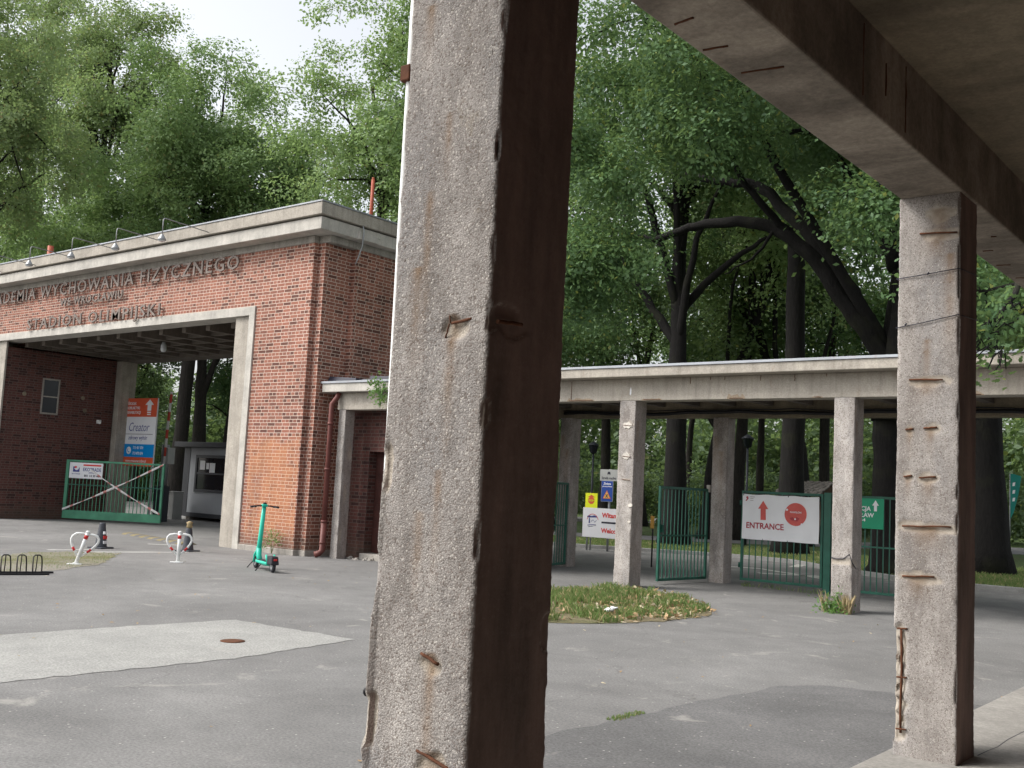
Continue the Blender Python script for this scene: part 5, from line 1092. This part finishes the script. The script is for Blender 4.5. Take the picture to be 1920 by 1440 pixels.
# --- grass, weeds and dry leaves
def in_poly(P, poly):
    x, y = P[:, 0], P[:, 1]; ins = np.zeros(len(P), bool); j = len(poly)-1
    for i in range(len(poly)):
        xi, yi = poly[i]; xj, yj = poly[j]; c = ((yi > y) != (yj > y)) & (x < (xj-xi)*(y-yi)/(yj-yi+1e-12)+xi); ins ^= c; j = i
    return ins
def blades(name, P, h, wd, mat, lean=.5):
    n = len(P); a = rng.random(n)*2*math.pi; d = np.stack([np.cos(a), np.sin(a), np.zeros(n)], 1); s_ = np.stack([-np.sin(a), np.cos(a), np.zeros(n)], 1)
    hh = (h*(.5+.9*rng.random(n)))[:, None]; ln = (lean*rng.random(n))[:, None]; w = wd*(.7+.6*rng.random(n))[:, None]; up = np.array([0, 0, 1.0])
    B = np.concatenate([P, np.zeros((n, 1))], 1) if P.shape[1] == 2 else P
    v = [B-s_*w, B+s_*w, B+up*hh*.6+d*hh*ln*.4+s_*w*.7, B+up*hh*.6+d*hh*ln*.4-s_*w*.7, B+up*hh*.92+d*hh*ln]
    V = np.stack([v[0], v[1], v[2], v[4], v[3]], 1).reshape(-1, 3); F = np.arange(n*5).reshape(-1, 5)
    return np_mesh(name, V, F, mat)
gp = [(-10.9, 13.6), (-10.75, 14.8), (-10.7, 16.5), (-10.3, 16.55), (-9.5, 16.3), (-8.6, 15.7), (-7.75, 14.7), (-7.4, 14.2), (-7.35, 13.2), (-7.5, 12.2), (-8.0, 11.2), (-8.6, 10.7), (-10.0, 11.4)]
sheet('grass_patch_soil', gp, .006, 'verge', .10, 44, sub=.2)
Q = np.stack([rng.uniform(-10.9, -7.3, 26000), rng.uniform(10.6, 16.6, 26000)], 1); Q = Q[in_poly(Q, gp)]
dens = vnoise(np.concatenate([Q, np.zeros((len(Q), 1))], 1), 3.6, 4)*.7+vnoise(np.concatenate([Q, np.zeros((len(Q), 1))], 1), 1.1, 9)*.3; Q = Q[dens+.16*rng.random(len(Q))-.12*np.clip(Q[:, 0]+9.2, 0, 1.5) > .49]
o = blades('grass_patch', Q, .105, .0065, 'grass', .7); tag(o, 'rough patch of grass in the forecourt before the colonnade', 'grass', kind='stuff')
Q2 = np.stack([rng.uniform(-10.4, -7.4, 1000), rng.uniform(12, 16.5, 1000)], 1); Q2 = Q2[in_poly(Q2, gp)]
k = Q2[:, 0]+Q2[:, 1]*.35 > -4.3+rng.normal(size=len(Q2))*.5; Q2 = Q2[k]
n = len(Q2); C = np.concatenate([Q2, rng.uniform(.015, .08, (n, 1))], 1); N = unit(rng.normal(size=(n, 3))*.6+np.array([0, 0, .8])); A = unit(np.cross(N, rng.normal(size=(n, 3))))
Q3 = np.stack([rng.uniform(-11, -6.9, 900), rng.uniform(10.3, 16.6, 900)], 1); Q3 = Q3[in_poly(Q3, [(x*1.05+.42, y*1.03-.4) for x, y in gp])]; m_ = len(Q3)
C = np.concatenate([C, np.concatenate([Q3, rng.uniform(.012, .03, (m_, 1))], 1)]); N = np.concatenate([N, unit(rng.normal(size=(m_, 3))*.2+np.array([0, 0, 1.0]))]); A = np.concatenate([A, unit(np.cross(N[-m_:], rng.normal(size=(m_, 3))))])
Q4 = np.stack([rng.uniform(-20, -2.5, 260), rng.uniform(3.5, 18, 260)], 1); m4 = len(Q4); C = np.concatenate([C, np.concatenate([Q4, np.full((m4, 1), .010)], 1)]); N4 = unit(rng.normal(size=(m4, 3))*.15+np.array([0, 0, 1.0])); N = np.concatenate([N, N4]); A = np.concatenate([A, unit(np.cross(N4, rng.normal(size=(m4, 3))))])
L = np.where(np.arange(len(C)) < n+m_, .085, .045)*(.6+.7*rng.random(len(C)))
w = leaf_mesh('fallen_leaves', C, A, N, L, 'dryleaf', None, True); tag(w, 'dry brown leaves lying on the grass patch and asphalt', 'fallen leaves', kind='stuff')
def weed(name, label, loc, r, h, n, mat='weed', size=.05, cat='weed'):
    cl = [(rng.normal()*r*.5, rng.normal()*r*.5, h*(.2+.7*rng.random()), r*.5) for i in range(8)]
    C, A, N, L = scatter(cl, n, size, 1.0); C[:, 2] = np.abs(C[:, 2]); t = thing(name, label, cat, loc); leaf_mesh('foliage', C, A, N, L, mat, t, True)
    st = MB()
    for i in range(7): a = i*.9; st.tube([(0, 0, 0), (r*.3*math.cos(a), r*.3*math.sin(a), h*.5), (r*.6*math.cos(a), r*.6*math.sin(a), h*.95)], [.006, .004, .002], 5)
    st.build('stem', mat, t); return t
weed('weed', 'bright green weed growing at the foot of the cracked column', (-6.52, 16.44, 0), .12, .22, 330, size=.06)
q = np.stack([rng.normal(-6.30, .035, 110), rng.normal(16.48, .05, 110)], 1); o = blades('dry_grass_tuft', q, .26, .004, 'straw', .5); tag(o, 'straw-coloured dry grass tuft beside the bright green weed', 'grass tuft')
q = np.stack([rng.normal(-6.64, .02, 30), rng.normal(16.45, .05, 30)], 1); o = blades('dry_grass_tuft', q, .28, .004, 'straw', .4); tag(o, 'thin dry grass tuft left of the cracked column foot', 'grass tuft')
weed('weed', 'feathery weed at the brick plinth behind the scooter', (-18.72, 15.03, .0), .20, .50, 240, 'grass', .045)
weed('climbing_sprig', 'green sprig hanging from the booth roof edge beside the near pillar', (-15.95, 15.38, 3.25), .14, .55, 300, 'weed', .07, 'sprig')
q = np.stack([rng.uniform(-4.46, -4.36, 260), rng.uniform(6.85, 7.3, 260)], 1); o = blades('moss_tuft', q, .02, .004, 'grass', .8); tag(o, 'mossy tuft in the joint of the dark asphalt apron', 'moss', kind='stuff')
q = np.stack([rng.uniform(-9.6, -7.9, 90), rng.normal(19.5, .06, 90)], 1); o = blades('grass_tuft', q, .09, .005, 'grass', .8); tag(o, 'sparse grass under the entrance gate', 'grass', kind='stuff')
q = np.stack([rng.uniform(-20.3, -16.6, 1500), rng.uniform(8.2, 11.9, 1500)], 1); q = q[in_poly(q, [(-18.64, 8.2), (-19.4, 9.4), (-20.2, 10.3), (-20.1, 11.1), (-19.5, 11.9), (-18.2, 10.8), (-17.3, 10.1), (-16.7, 9.15), (-16.8, 7.6)])]
o = blades('short_grass', q, .025, .004, 'grass', .9); tag(o, 'thin short grass on the mossy strip by the parking posts', 'grass', kind='stuff')
# lawn blades of the park verge seen through the gates
q = np.stack([rng.uniform(-26, -3, 60000), rng.uniform(25.2, 36, 60000)], 1); vg_poly = [(-3, 25.4), (-6.6, 25.2), (-8.6, 25.7), (-10.5, 26.9), (-12.5, 28.7), (-14.5, 28.9), (-18.4, 27.2), (-24, 25.9), (-26, 26.4), (-26, 32), (-21.5, 33), (-14, 40), (-3, 40)]
q = q[in_poly(q, vg_poly)]; q3 = np.concatenate([q, np.full((len(q), 1), -.03)], 1)
o = blades('lawn_grass', q3, .10, .008, 'grass', .8); tag(o, 'park lawn grass under the trees beyond the gates', 'grass', kind='stuff')
